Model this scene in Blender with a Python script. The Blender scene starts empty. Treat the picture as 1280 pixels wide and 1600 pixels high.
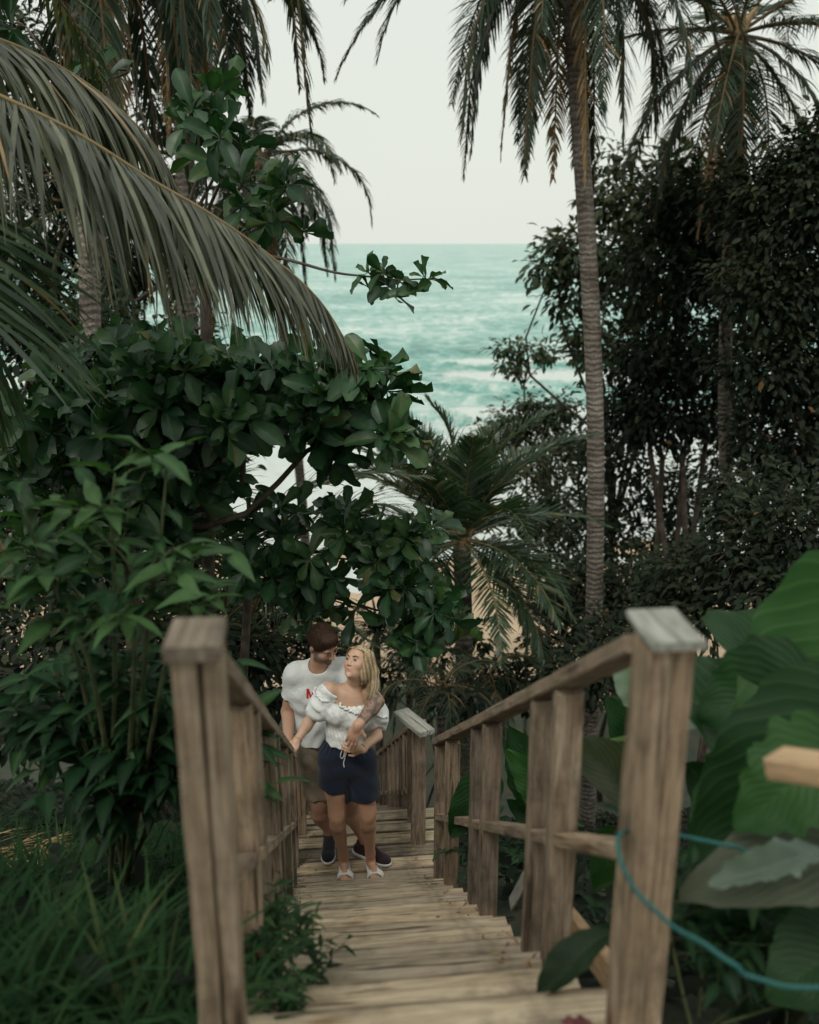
import bpy, math, numpy as np
from mathutils import Vector, Matrix
from mathutils.bvhtree import BVHTree
R = math.radians
SC = bpy.context.scene
COL = SC.collection
# ------------------------------------------------------------------ camera, world, sun, exposure
FPX = 1450.0; TH = R(16.15); CT, ST = math.cos(TH), math.sin(TH)
cam = bpy.data.cameras.new('camera'); camo = bpy.data.objects.new('camera', cam); COL.objects.link(camo)
camo.rotation_euler = (R(90) - TH, 0, 0)
cam.sensor_fit = 'VERTICAL'; cam.sensor_height = 36; cam.sensor_width = 28.8
cam.lens = 36 * FPX / 1600.0
cam.clip_start = .05; cam.clip_end = 30000
cam.dof.use_dof = True; cam.dof.focus_distance = 6.2; cam.dof.aperture_fstop = 1.6
SC.camera = camo
W = bpy.data.worlds.new('World'); SC.world = W; W.use_nodes = True
nt = W.node_tree; nt.nodes.clear()
out = nt.nodes.new('ShaderNodeOutputWorld')
sky = nt.nodes.new('ShaderNodeTexSky'); sky.sky_type = 'NISHITA'; sky.sun_disc = False
sky.sun_elevation = R(52); sky.sun_rotation = R(205); sky.air_density = 1.5; sky.dust_density = 4
b1 = nt.nodes.new('ShaderNodeBackground'); b1.inputs['Strength'].default_value = .10
nt.links.new(sky.outputs[0], b1.inputs['Color'])
# overcast cloud sheet: pale, very slightly uneven
b2 = nt.nodes.new('ShaderNodeBackground'); b2.inputs['Strength'].default_value = 1.0
tc = nt.nodes.new('ShaderNodeTexCoord'); nz = nt.nodes.new('ShaderNodeTexNoise')
nz.inputs['Scale'].default_value = 1.6; nz.inputs['Detail'].default_value = 5
rp = nt.nodes.new('ShaderNodeValToRGB')
rp.color_ramp.elements[0].position = .3; rp.color_ramp.elements[0].color = (.80, .84, .765, 1)
rp.color_ramp.elements[1].position = .7; rp.color_ramp.elements[1].color = (.84, .875, .80, 1)
nt.links.new(tc.outputs['Generated'], nz.inputs['Vector']); nt.links.new(nz.outputs[0], rp.inputs[0])
# an overcast sky is brighter overhead than at the horizon
sx = nt.nodes.new('ShaderNodeSeparateXYZ'); nt.links.new(tc.outputs['Generated'], sx.inputs[0])
gr = nt.nodes.new('ShaderNodeMapRange'); gr.inputs['From Min'].default_value = .25; gr.inputs['From Max'].default_value = 1.0; gr.inputs['To Min'].default_value = 1.24; gr.inputs['To Max'].default_value = 1.75
nt.links.new(sx.outputs[2], gr.inputs['Value']); nt.links.new(gr.outputs[0], b2.inputs['Strength'])
nt.links.new(rp.outputs[0], b2.inputs['Color'])
mx = nt.nodes.new('ShaderNodeMixShader'); mx.inputs[0].default_value = .9
nt.links.new(b1.outputs[0], mx.inputs[1]); nt.links.new(b2.outputs[0], mx.inputs[2]); nt.links.new(mx.outputs[0], out.inputs[0])
sun = bpy.data.lights.new('sun', 'SUN'); suno = bpy.data.objects.new('sun', sun); COL.objects.link(suno)
sun.energy = 1.9; sun.angle = R(20); sun.color = (1, .96, .9)
suno.rotation_euler = (R(38), 0, R(-25))
SC.view_settings.view_transform = 'Standard'; SC.view_settings.look = 'None'
SC.view_settings.exposure = -0.27; SC.view_settings.gamma = 1
SC.view_settings.use_curve_mapping = False
SC.cycles.max_bounces = 6; SC.cycles.diffuse_bounces = 2; SC.cycles.transmission_bounces = 3; SC.cycles.glossy_bounces = 2
SC.cycles.use_denoising = True

# ------------------------------------------------------------------ helpers
def at(px, py, Y):
    """point of the world seen at photo pixel (px,py) (1280x1600) at horizontal distance Y"""
    u = (px - 640) / FPX; v = (800 - py) / FPX
    k = Y / (CT + v * ST)
    return np.array((u * k, Y, (-ST + v * CT) * k))
def rng(s): return np.random.default_rng(s)
def nrm(a): return a / np.maximum(np.linalg.norm(a, axis=-1, keepdims=True), 1e-9)

class MB:
    def __init__(s): s.V = []; s.Q = []; s.T = []; s.C = []; s.n = 0
    def add(s, V, Q=None, T=None, tint=.5):
        V = np.asarray(V, float).reshape(-1, 3)
        s.V.append(V)
        if Q is not None and len(Q): s.Q.append(np.asarray(Q, int).reshape(-1, 4) + s.n)
        if T is not None and len(T): s.T.append(np.asarray(T, int).reshape(-1, 3) + s.n)
        s.C.append(np.broadcast_to(np.asarray(tint, float), (len(V),)) if np.ndim(tint) < 2 else np.asarray(tint).ravel())
        s.n += len(V)
    def build(s, name, mat, parent=None, smooth=True, origin=None):
        V = np.concatenate(s.V); 
        Q = np.concatenate(s.Q) if s.Q else np.zeros((0, 4), int)
        T = np.concatenate(s.T) if s.T else np.zeros((0, 3), int)
        return mesh_obj(name, V, Q, T, mat, parent, smooth, np.concatenate(s.C), origin)
def mesh_obj(name, V, Q, T, mat, parent=None, smooth=True, tint=None, origin=None, col=None):
    V = np.asarray(V, float)
    if origin is None: origin = parent.matrix_basis.translation if parent is not None and parent.parent is None else (0, 0, 0)
    me = bpy.data.meshes.new(name)
    me.vertices.add(len(V)); me.vertices.foreach_set('co', (V).astype(np.float32).ravel())
    nq, ntr = len(Q), len(T)
    me.loops.add(nq * 4 + ntr * 3)
    me.loops.foreach_set('vertex_index', np.concatenate([np.asarray(Q).ravel(), np.asarray(T).ravel()]).astype(np.int32))
    me.polygons.add(nq + ntr)
    ls = np.concatenate([np.arange(nq) * 4, nq * 4 + np.arange(ntr) * 3]).astype(np.int32)
    me.polygons.foreach_set('loop_start', ls)
    me.polygons.foreach_set('use_smooth', np.full(nq + ntr, smooth))
    me.update(calc_edges=True)
    if tint is not None:
        a = me.attributes.new('tint', 'FLOAT', 'POINT'); a.data.foreach_set('value', np.asarray(tint, np.float32))
    if col is not None:
        a = me.attributes.new('col', 'FLOAT_COLOR', 'POINT')
        c = np.ones((len(V), 4), np.float32); c[:, :3] = col; a.data.foreach_set('color', c.ravel())
    me.materials.append(mat)
    o = bpy.data.objects.new(name, me); COL.objects.link(o)
    if parent is not None: attach(o, parent)
    return o
def attach(o, parent):
    o.parent = parent
    # parts are modelled in world space: undo the chain above
    M = Matrix.Identity(4); p = parent
    while p is not None: M = p.matrix_basis @ M if p.parent is None else (p.matrix_parent_inverse @ p.matrix_basis) @ M; p = p.parent
    o.matrix_parent_inverse = M.inverted()
def tag(o, label, cat=None, group=None, kind=None):
    if label: o['label'] = label
    if cat: o['category'] = cat
    if group: o['group'] = group
    if kind: o['kind'] = kind
    return o
def thing(name, loc, label, cat, group=None):
    o = bpy.data.objects.new(name, None); COL.objects.link(o); o.location = tuple(float(v) for v in loc)
    o.empty_display_size = .2
    return tag(o, label, cat, group)
def spline(P, n):
    P = np.asarray(P, float)
    if len(P) == 2: t = np.linspace(0, 1, n)[:, None]; return P[0] * (1 - t) + P[1] * t
    Q = np.vstack([2 * P[0] - P[1], P, 2 * P[-1] - P[-2]])
    t = np.linspace(0, len(P) - 1 - 1e-9, n); i = t.astype(int); f = (t - i)[:, None]
    a, b, c, d = Q[i], Q[i + 1], Q[i + 2], Q[i + 3]
    return .5 * ((2 * b) + (-a + c) * f + (2 * a - 5 * b + 4 * c - d) * f ** 2 + (-a + 3 * b - 3 * c + d) * f ** 3)
def tube(mb, P, rad, ns=8, tint=.5, caps=True):
    P = np.asarray(P, float); n = len(P)
    rad = np.broadcast_to(np.asarray(rad, float), (n,))
    T = nrm(np.gradient(P, axis=0))
    ref = np.array((0, 0, 1.)) if abs(T[n // 2][2]) < .9 else np.array((1., 0, 0))
    A = nrm(np.cross(T, ref)); B = np.cross(T, A)
    an = np.linspace(0, 2 * math.pi, ns, endpoint=False)
    V = P[:, None] + rad[:, None, None] * (np.cos(an)[None, :, None] * A[:, None] + np.sin(an)[None, :, None] * B[:, None])
    i = np.arange(n - 1)[:, None] * ns; j = np.arange(ns)[None]; j2 = (j + 1) % ns
    Q = np.stack([i + j, i + j2, i + ns + j2, i + ns + j], -1).reshape(-1, 4)
    V = V.reshape(-1, 3); Tt = []
    if caps:
        V = np.vstack([V, P[0], P[-1]]); c0 = n * ns; jj = np.arange(ns)
        Tt = np.vstack([np.stack([np.full(ns, c0), (jj + 1) % ns, jj], -1), np.stack([np.full(ns, c0 + 1), (n - 1) * ns + jj, (n - 1) * ns + (jj + 1) % ns], -1)])
    mb.add(V, Q, Tt, tint)
def stamp(mb, TV, TQ, pos, d, nr, size, tint, wid=1.0, toff=0.0):
    """stamp a leaf template (x along, y across, z normal) at pos with direction d and normal nr"""
    d = nrm(d); s = nrm(np.cross(nr, d)); n = np.cross(d, s)
    size = np.broadcast_to(size, (len(pos),))[:, None, None]
    V = pos[:, None] + size * (TV[None, :, 0:1] * d[:, None] + wid * TV[None, :, 1:2] * s[:, None] + TV[None, :, 2:3] * n[:, None])
    k = len(TV); Q = (TQ[None] + (np.arange(len(pos)) * k)[:, None, None]).reshape(-1, 4)
    mb.add(V.reshape(-1, 3), Q, None, (np.broadcast_to(tint, (len(pos),))[:, None] + np.broadcast_to(toff, (k,))[None]).clip(0, .92 if np.ndim(toff) else 1).ravel())
def leaf_template(prof, fold=.18, droop=.25, wavy=0.0):
    """prof: list of (x, halfwidth)"""
    V = []; 
    for i, (x, w) in enumerate(prof):
        z = -droop * x * x
        wz = wavy * math.sin(i * 2.3)
        V += [(x, -w, z + fold * w + wz * w), (x, 0, z), (x, w, z + fold * w - wz * w)]
    Q = []
    for i in range(len(prof) - 1):
        a = i * 3; Q += [(a, a + 1, a + 4, a + 3), (a + 1, a + 2, a + 5, a + 4)]
    return np.array(V), np.array(Q)
def rib_template(prof, fold=.18, droop=.25, wavy=0.0):
    """a leaf with a pale midrib: four columns of points"""
    V = []; o = []; n = len(prof)
    for i, (x, w) in enumerate(prof):
        z = -droop * x * x; wz = wavy * math.sin(i * 2.3); rb = min(.011 * (1.15 - x), w * .5)
        V += [(x, -w, z + fold * w + wz * w), (x, -rb, z), (x, rb, z), (x, w, z + fold * w - wz * w)]; o += [-.06, .34, .34, -.02]
    Q = []
    for i in range(n - 1):
        a = i * 4; Q += [(a + j, a + j + 1, a + j + 5, a + j + 4) for j in range(3)]
    return np.array(V), np.array(Q), np.array(o)
OBOV = rib_template([(0, .012), (.14, .025), (.3, .08), (.5, .165), (.7, .235), (.86, .225), (.96, .13), (1, .03)], .4, .25, .3)
OBOV2 = rib_template([(0, .012), (.14, .03), (.3, .11), (.5, .2), (.7, .25), (.86, .22), (.96, .12), (1, .03)], .5, .6, .35)
OBOV3 = rib_template([(0, .012), (.14, .02), (.3, .07), (.5, .15), (.68, .23), (.82, .245), (.93, .17), (1, .05)], .75, -.15, .4)
LANC = rib_template([(0, .012), (.1, .03), (.22, .12), (.4, .175), (.6, .15), (.8, .08), (.93, .03), (1, .004)], .35, .45, .2)
SMALL = leaf_template([(0, .03), (.35, .24), (.7, .22), (1, .02)], .3, .3)
NARROW = leaf_template([(0, .02), (.3, .12), (.7, .1), (1, .01)], .3, .45)

# ------------------------------------------------------------------ materials
def mat(name):
    m = bpy.data.materials.new(name); m.use_nodes = True
    t = m.node_tree; b = t.nodes['Principled BSDF']; return m, t, b
def N(t, ty, **kw):
    n = t.nodes.new(ty)
    for k, v in kw.items():
        if hasattr(n, k): setattr(n, k, v)
        else: n.inputs[k].default_value = v
    return n
def ramp(t, src, stops, interp='LINEAR'):
    r = t.nodes.new('ShaderNodeValToRGB'); e = r.color_ramp.elements; r.color_ramp.interpolation = interp
    while len(e) < len(stops): e.new(.5)
    for i, (p, c) in enumerate(stops): e[i].position = p; e[i].color = (*c, 1) if len(c) == 3 else c
    t.links.new(src, r.inputs[0]); return r.outputs[0]
def mixc(t, fac, a, b, mode='MIX'):
    m = t.nodes.new('ShaderNodeMix'); m.data_type = 'RGBA'; m.blend_type = mode
    for s, v in ((m.inputs[0], fac), (m.inputs[6], a), (m.inputs[7], b)):
        if hasattr(v, 'links'): t.links.new(v, s)
        else: s.default_value = v if not isinstance(v, tuple) or len(v) == 4 else (*v, 1)
    return m.outputs[2]
def noise(t, scale, detail=4, vec=None, rough=.5, dist=0):
    n = N(t, 'ShaderNodeTexNoise'); n.inputs['Scale'].default_value = scale; n.inputs['Detail'].default_value = detail
    n.inputs['Roughness'].default_value = rough; n.inputs['Distortion'].default_value = dist
    if vec is not None: t.links.new(vec, n.inputs['Vector'])
    return n.outputs[0]
def coords(t, kind='Object', scale=(1, 1, 1), rot=(0, 0, 0)):
    c = N(t, 'ShaderNodeTexCoord'); m = N(t, 'ShaderNodeMapping'); m.inputs['Scale'].default_value = scale; m.inputs['Rotation'].default_value = rot
    t.links.new(c.outputs[kind], m.inputs['Vector']); return m.outputs[0]
def bump(t, b, h, s=.3, d=.01):
    n = N(t, 'ShaderNodeBump'); n.inputs['Strength'].default_value = s; n.inputs['Distance'].default_value = d
    t.links.new(h, n.inputs['Height']); t.links.new(n.outputs[0], b.inputs['Normal'])
def attr(t, name='tint'):
    a = N(t, 'ShaderNodeAttribute'); a.attribute_name = name; return a
def leaf_mat(name, stops, rough=.42, trans=.25, spec=.5):
    m, t, b = mat(name)
    a = attr(t); c = ramp(t, a.outputs['Fac'], stops)
    nzv = noise(t, 14, 3, coords(t))
    c = mixc(t, .35, c, ramp(t, nzv, [(.3, (.45, .45, .4)), (.7, (1.35, 1.35, 1.3))]), 'MULTIPLY')
    t.links.new(c, b.inputs['Base Color']); b.inputs['Roughness'].default_value = rough
    b.inputs['Specular IOR Level'].default_value = spec
    tr = N(t, 'ShaderNodeBsdfTranslucent'); t.links.new(mixc(t, 1.0, c, (1.3, 1.7, .6), 'MULTIPLY'), tr.inputs['Color'])
    ms = N(t, 'ShaderNodeMixShader'); ms.inputs[0].default_value = trans
    t.links.new(b.outputs[0], ms.inputs[1]); t.links.new(tr.outputs[0], ms.inputs[2])
    t.links.new(ms.outputs[0], t.nodes['Material Output'].inputs[0]); return m
M_BIG = leaf_mat('glossy_leaf', [(0, (.007, .022, .010)), (.5, (.017, .055, .022)), (.88, (.045, .105, .038)), (.95, (.13, .10, .03)), (1, (.22, .10, .03))], .40, .18, .36)
M_BUSH = leaf_mat('bush_leaf', [(0, (.004, .016, .007)), (.6, (.018, .056, .021)), (1, (.07, .14, .048))], .5, .24, .2)
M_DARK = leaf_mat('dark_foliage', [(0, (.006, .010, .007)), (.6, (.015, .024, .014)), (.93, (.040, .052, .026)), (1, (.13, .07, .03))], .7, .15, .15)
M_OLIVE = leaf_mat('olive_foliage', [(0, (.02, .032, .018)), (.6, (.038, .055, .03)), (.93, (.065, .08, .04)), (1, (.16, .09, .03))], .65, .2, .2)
M_FROND = leaf_mat('palm_leaflets', [(0, (.010, .014, .008)), (.5, (.048, .056, .032)), (.85, (.15, .155, .095)), (.93, (.20, .15, .07)), (1, (.28, .17, .07))], .38, .2)
M_FRONDD = leaf_mat('dark_palm_leaflets', [(0, (.012, .022, .014)), (.5, (.030, .052, .030)), (.85, (.075, .10, .06)), (.95, (.15, .10, .05)), (1, (.26, .15, .06))], .55, .15, .25)
M_FRONDC = leaf_mat('green_palm_leaflets', [(0, (.014, .03, .016)), (.5, (.04, .075, .038)), (.85, (.10, .14, .075)), (.95, (.17, .14, .06)), (1, (.26, .16, .07))], .42, .2)
M_GRASS = leaf_mat('grass_blades', [(0, (.006, .019, .009)), (.55, (.018, .048, .019)), (.85, (.036, .075, .028)), (1, (.08, .095, .04))], .8, .18, .06)
M_DRY = leaf_mat('dry_leaf', [(0, (.16, .09, .035)), (.5, (.30, .18, .08)), (1, (.42, .29, .15))], .6, .15)
def bark_mat(name, c1, c2, c3, ring=0):
    m, t, b = mat(name)
    v = coords(t, 'Object', (1, 1, 1)); n1 = noise(t, 3, 5, v); n2 = noise(t, 30, 4, coords(t, 'Object', (1, 1, .35 if not ring else 2.2)))
    c = mixc(t, .7, ramp(t, n1, [(.3, c1), (.5, c2), (.72, c3)]), ramp(t, n2, [(.3, (.35, .35, .35)), (.6, (1.1, 1.1, 1.1))]), 'MULTIPLY')
    h = n2
    if ring:
        w = N(t, 'ShaderNodeTexWave'); w.bands_direction = 'Z'; w.inputs['Scale'].default_value = ring; w.inputs['Distortion'].default_value = 5.0
        w.inputs['Detail'].default_value = 3; w.inputs['Detail Scale'].default_value = 2; t.links.new(v, w.inputs['Vector'])
        c = mixc(t, .38, c, ramp(t, w.outputs[0], [(.0, (.35, .33, .31)), (.35, (1, 1, 1)), (1, (1.15, 1.15, 1.15))]), 'MULTIPLY'); h = w.outputs[0]
    t.links.new(c, b.inputs['Base Color']); b.inputs['Roughness'].default_value = .85; b.inputs['Specular IOR Level'].default_value = .2
    bump(t, b, h, .6, .02); return m
M_PALMB = bark_mat('palm_bark', (.12, .098, .08), (.20, .17, .145), (.30, .27, .235), 3.6)
M_BARK = bark_mat('tree_bark', (.05, .038, .03), (.09, .07, .055), (.15, .125, .10))
M_STEM = bark_mat('green_stem', (.04, .06, .025), (.07, .09, .04), (.10, .11, .05))
def wood_mat(name, c1, c2, c3, dirt=.6, edge=0, grain=.36):
    m, t, b = mat(name)
    oi = N(t, 'ShaderNodeObjectInfo'); c = N(t, 'ShaderNodeTexCoord'); mp = N(t, 'ShaderNodeMapping')
    mp.inputs['Scale'].default_value = (1.0, 14, 14)
    cmb = N(t, 'ShaderNodeCombineXYZ'); ml = N(t, 'ShaderNodeMath'); ml.operation = 'MULTIPLY'; ml.inputs[1].default_value = 40
    t.links.new(oi.outputs['Random'], ml.inputs[0]); t.links.new(ml.outputs[0], cmb.inputs[0]); t.links.new(ml.outputs[0], cmb.inputs[1])
    t.links.new(cmb.outputs[0], mp.inputs['Location']); t.links.new(c.outputs['Object'], mp.inputs['Vector'])
    g = noise(t, 2.2, 8, mp.outputs[0], .62, 1.2)
    col = ramp(t, g, [(.28, c1), (.5, c2), (.72, c3)])
    fine = noise(t, 9, 6, mp.outputs[0], .7, .3)
    col = mixc(t, .55, col, ramp(t, fine, [(.36, (grain, grain * .93, grain * .86)), (.52, (1.08, 1.08, 1.08))]), 'MULTIPLY')
    # dark cracks along the grain
    mp2 = N(t, 'ShaderNodeMapping'); mp2.inputs['Scale'].default_value = (1.3, 42, 42); t.links.new(c.outputs['Object'], mp2.inputs['Vector']); t.links.new(cmb.outputs[0], mp2.inputs['Location'])
    cr = noise(t, 1.6, 3, mp2.outputs[0], .5, .5)
    col = mixc(t, .8, col, ramp(t, cr, [(.33, (.15, .125, .10)), (.39, (1, 1, 1))]), 'MULTIPLY')
    # knots
    kv = N(t, 'ShaderNodeMapping'); kv.inputs['Scale'].default_value = (2.4, 7, 7); t.links.new(c.outputs['Object'], kv.inputs['Vector']); t.links.new(cmb.outputs[0], kv.inputs['Location'])
    vo = N(t, 'ShaderNodeTexVoronoi'); vo.inputs['Scale'].default_value = 1.0; t.links.new(kv.outputs[0], vo.inputs['Vector'])
    col = mixc(t, .85, col, ramp(t, vo.outputs['Distance'], [(.05, (.25, .17, .12)), (.12, (.8, .7, .6)), (.17, (1, 1, 1))]), 'MULTIPLY')
    # stains / moss in patches
    st = noise(t, 5, 6, coords(t, 'Object', (1, 1, 1)), .65)
    ob = noise(t, 2.3, 3, mp.outputs[0])
    col = mixc(t, ramp(t, st, [(.50, (0, 0, 0)), (.68, (dirt, dirt, dirt))]), col, (.055, .045, .034))
    if edge:                                                       # shadow lines between planks, painted into their long edges
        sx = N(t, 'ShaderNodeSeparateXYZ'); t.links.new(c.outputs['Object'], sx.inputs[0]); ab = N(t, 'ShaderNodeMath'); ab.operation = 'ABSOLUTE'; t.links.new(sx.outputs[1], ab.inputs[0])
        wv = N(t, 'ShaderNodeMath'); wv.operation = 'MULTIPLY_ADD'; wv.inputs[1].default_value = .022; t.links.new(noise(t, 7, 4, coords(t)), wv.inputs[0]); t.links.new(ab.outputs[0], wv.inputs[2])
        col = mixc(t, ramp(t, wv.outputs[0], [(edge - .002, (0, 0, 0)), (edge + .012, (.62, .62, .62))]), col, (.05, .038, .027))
    hv = ramp(t, oi.outputs['Random'], [(0, (.78, .78, .80)), (.5, (1, 1, 1)), (1, (1.18, 1.12, 1.05))])
    col = mixc(t, 1.0, col, hv, 'MULTIPLY')
    t.links.new(col, b.inputs['Base Color']); b.inputs['Roughness'].default_value = .78; b.inputs['Specular IOR Level'].default_value = .25
    bump(t, b, fine, .5, .004); return m
M_WOOD = wood_mat('weathered_wood', (.155, .11, .072), (.285, .215, .15), (.42, .345, .26), .6)
M_WOODD = wood_mat('grey_dirty_wood', (.12, .092, .068), (.22, .175, .13), (.33, .275, .21), .75)
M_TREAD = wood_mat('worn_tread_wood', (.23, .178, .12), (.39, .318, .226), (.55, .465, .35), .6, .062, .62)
M_NEWW = wood_mat('fresh_pale_wood', (.34, .22, .12), (.50, .34, .20), (.62, .45, .28), .05)
M_FADE = wood_mat('silver_bleached_wood', (.24, .235, .20), (.37, .37, .325), (.50, .505, .45), .35)
# ------------------------------------------------------------------ stair frame
def stair(s, t, z=0.0): return np.array((.233 - .1011 * s + .9949 * t, .9949 * s + .1011 * t, z))
AX = nrm(np.array((-.1011, .9949, 0.))); RX = np.array((.9949, .1011, 0.))
LAND = -4.07; RISE = .169; RUN = .26; S_END = 5.07; NST = 12; S_TOP = S_END - NST * RUN; Z_TOP = LAND + RISE * 13
S2 = 6.05; SEA = -14.3
def deck_z(s):
    s = np.asarray(s, float)
    z = np.where(s < S_TOP, Z_TOP, np.where(s < S_END, Z_TOP - .65 * (s - S_TOP), np.where(s < S2, LAND, LAND - .65 * (s - S2))))
    return np.where(s >= S_END, np.minimum(z, LAND), z)
def sm(x, a, b): x = np.clip((x - a) / (b - a), 0, 1); return x * x * (3 - 2 * x)
def vn(x, y, f, seed=0):
    r = rng(seed); o = 0
    for k in range(5):
        a = r.uniform(0, 6.28); p, q = r.uniform(0, 6.28, 2); ff = f * (1 + .7 * k)
        o = o + np.sin(ff * (x * math.cos(a) + y * math.sin(a)) + p) * np.cos(ff * .8 * (-x * math.sin(a) + y * math.cos(a)) + q) / (1 + k)
    return o
def ground_z(x, y):
    x = np.asarray(x, float); y = np.asarray(y, float)
    s = (y * .9949 - (x - .233) * .1011); t = ((x - .233) * .9949 + y * .1011)
    z = deck_z(s)
    zl = -1.95 - .62 * np.maximum(s - 2.1, 0)          # the bank itself: even slope
    z = np.where(s > 2.1, np.minimum(zl, z + .6), -1.95)
    off = .30 * np.exp(-(t / .75) ** 2) + .75 * sm(t, .6, 1.8) - .12 * sm(-t, .7, 1.5) - .5 * sm(-t, 2, 6)
    z = z - off + .07 * vn(x, y, 1.1, 3) * sm(np.abs(t), .5, 1.5)
    beach = SEA + .02 + (40 - y) * .030 + .01
    z = beach + np.logaddexp(0, (z - beach) * 1.2) / 1.2
    return z
def grid_mesh(xs, ys, zf):
    X, Y = np.meshgrid(xs, ys); Z = zf(X, Y); V = np.stack([X, Y, Z], -1).reshape(-1, 3)
    nx, ny = len(xs), len(ys); i = np.arange(ny - 1)[:, None] * nx; j = np.arange(nx - 1)[None]
    Q = np.stack([i + j, i + j + 1, i + nx + j + 1, i + nx + j], -1).reshape(-1, 4); return V, Q
def warp(lo, hi, n, c, p=1.8):
    u = np.linspace(-1, 1, n); w = np.sign(u) * np.abs(u) ** p
    return np.where(w < 0, c + w * (c - lo), c + w * (hi - c))
m, t, b = mat('hillside_soil')
v = coords(t); n1 = noise(t, 2.5, 8, v, .6); n2 = noise(t, 25, 5, v, .7)
c = ramp(t, n1, [(.3, (.016, .026, .012)), (.5, (.028, .038, .018)), (.62, (.05, .04, .026)), (.8, (.035, .05, .022))])
c = mixc(t, .7, c, ramp(t, n2, [(.3, (.4, .4, .4)), (.7, (1.3, 1.3, 1.3))]), 'MULTIPLY')
t.links.new(c, b.inputs['Base Color']); b.inputs['Roughness'].default_value = .95; bump(t, b, n2, .8, .03)
V, Q = grid_mesh(warp(-60, 60, 150, 0), warp(-8, 27.5, 170, 4, 1.3), ground_z)
tag(mesh_obj('ground', V, Q, [], m), None, kind='structure')
m, t, b = mat('beach_sand')
v = coords(t); n1 = noise(t, .35, 6, v); n2 = noise(t, 6, 6, v, .7)
c = ramp(t, n1, [(.3, (.34, .245, .155)), (.7, (.46, .34, .23))]); c = mixc(t, .5, c, ramp(t, n2, [(.3, (.75, .75, .75)), (.7, (1.1, 1.1, 1.1))]), 'MULTIPLY')
t.links.new(c, b.inputs['Base Color']); b.inputs['Roughness'].default_value = .9; bump(t, b, n2, .5, .05)
V, Q = grid_mesh(np.linspace(-120, 120, 120), np.linspace(20, 62, 60), lambda x, y: SEA + .02 + (40 - y) * .030 + .05 * vn(x, y, .5, 9))
tag(mesh_obj('beach', V, Q, [], m), None, kind='structure')
# sea: swell and breakers as real relief
ys = np.concatenate([np.linspace(36, 140, 340), np.geomspace(141, 24000, 230)]); us = np.linspace(-1, 1, 260)
YY, UU = np.meshgrid(ys, us, indexing='ij'); XX = UU * (60 + YY * .75)
cr = [(44, .10, 1.2, 29), (50, .16, 1.4, 30), (57, .22, 1.5, 31), (66, .45, 1.7, 32), (78, .85, 2.0, 33), (94, .8, 2.3, 34), (113, .6, 3.0, 35)]
ZZ = np.zeros_like(XX); FO = np.zeros_like(XX)
for c0, h, w, sd in cr:
    d = YY - (c0 + 2.2 * vn(XX, 0 * XX, .06, sd)); hh = h * (.65 + .35 * vn(XX, 0 * XX, .11, sd + 50))
    ZZ += hh * np.where(d < 0, np.exp(-(d / (w * .55)) ** 2), np.exp(-(d / (w * 1.8)) ** 2))
    FO += 1.0 * sm(hh, h * .45, h * .95) * (np.exp(-((d - .1 * w) / (w * .45)) ** 2) + .8 * np.exp(-((d + w * 3.2) / (w * 1.4)) ** 2))
far = sm(YY, 60, 140); FACE = np.zeros_like(XX)
for c0, h, w, sd in cr[2:]:
    d = YY - (c0 + 2.2 * vn(XX, 0 * XX, .06, sd)); FACE += .8 * np.exp(-((d + w * 1.1) / (w * .7)) ** 2) * sm(.65 + .35 * vn(XX, 0 * XX, .11, sd + 50), .3, .9)
ZZ += .16 * vn(XX, YY, .5, 41) * np.exp(-YY / 400) + .28 * far * vn(XX * .4, YY, .16, 42) * np.exp(-YY / 900)
FO += .95 * (1 - sm(YY, 54, 74)) + .25 * (1 - sm(YY, 66, 130)) + .18
V = np.stack([XX, YY, SEA + .02 + ZZ], -1).reshape(-1, 3); nx = len(us); i = np.arange(len(ys) - 1)[:, None] * nx; j = np.arange(nx - 1)[None]
Q = np.stack([i + j, i + j + 1, i + nx + j + 1, i + nx + j], -1).reshape(-1, 4)
m, t, b = mat('sea_water')
v = coords(t, 'Object', (.42, .26, .2)); n1 = noise(t, 1.0, 13, v, .75, .4)
v2 = coords(t, 'Object', (1.1, .8, .6)); n2 = noise(t, 1.0, 8, v2, .72, .8)
v3 = coords(t, 'Object', (.035, .042, .02)); n3 = noise(t, 1.0, 9, v3, .66, .3)
def madd(a_, k, c_):
    q = N(t, 'ShaderNodeMath'); q.operation = 'MULTIPLY_ADD'; q.inputs[1].default_value = k; t.links.new(a_, q.inputs[0])
    if hasattr(c_, 'links'): t.links.new(c_, q.inputs[2])
    else: q.inputs[2].default_value = c_
    return q.outputs[0]
mixv = madd(n1, .62, madd(n3, .38, 0.0))
base = ramp(t, mixv, [(.41, (.065, .20, .17)), (.455, (.115, .315, .27)), (.505, (.22, .42, .37)), (.55, (.40, .53, .485)), (.59, (.60, .655, .62))])
a = attr(t, 'tint'); fc = attr(t, 'col')
base = mixc(t, fc.outputs['Fac'], base, (.04, .23, .185))
fm = ramp(t, madd(a.outputs['Fac'], .42, madd(n1, .55, madd(n2, .5, 0.0))), [(.645, (0, 0, 0)), (.71, (.4, .4, .4)), (.82, (1, 1, 1))])
c = mixc(t, fm, base, (.56, .60, .575))
t.links.new(c, b.inputs['Base Color'])
rr = ramp(t, fm, [(0, (.28, .28, .28)), (.5, (.8, .8, .8))]); t.links.new(rr, b.inputs['Roughness']); b.inputs['IOR'].default_value = 1.33
b.inputs['Specular IOR Level'].default_value = .4
bump(t, b, n2, .7, .5)
sea = mesh_obj('sea', V, Q, [], m, None, True, FO.ravel(), col=np.repeat(np.clip(FACE, 0, .85).reshape(-1, 1), 3, 1)); tag(sea, None, kind='structure')

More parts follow.
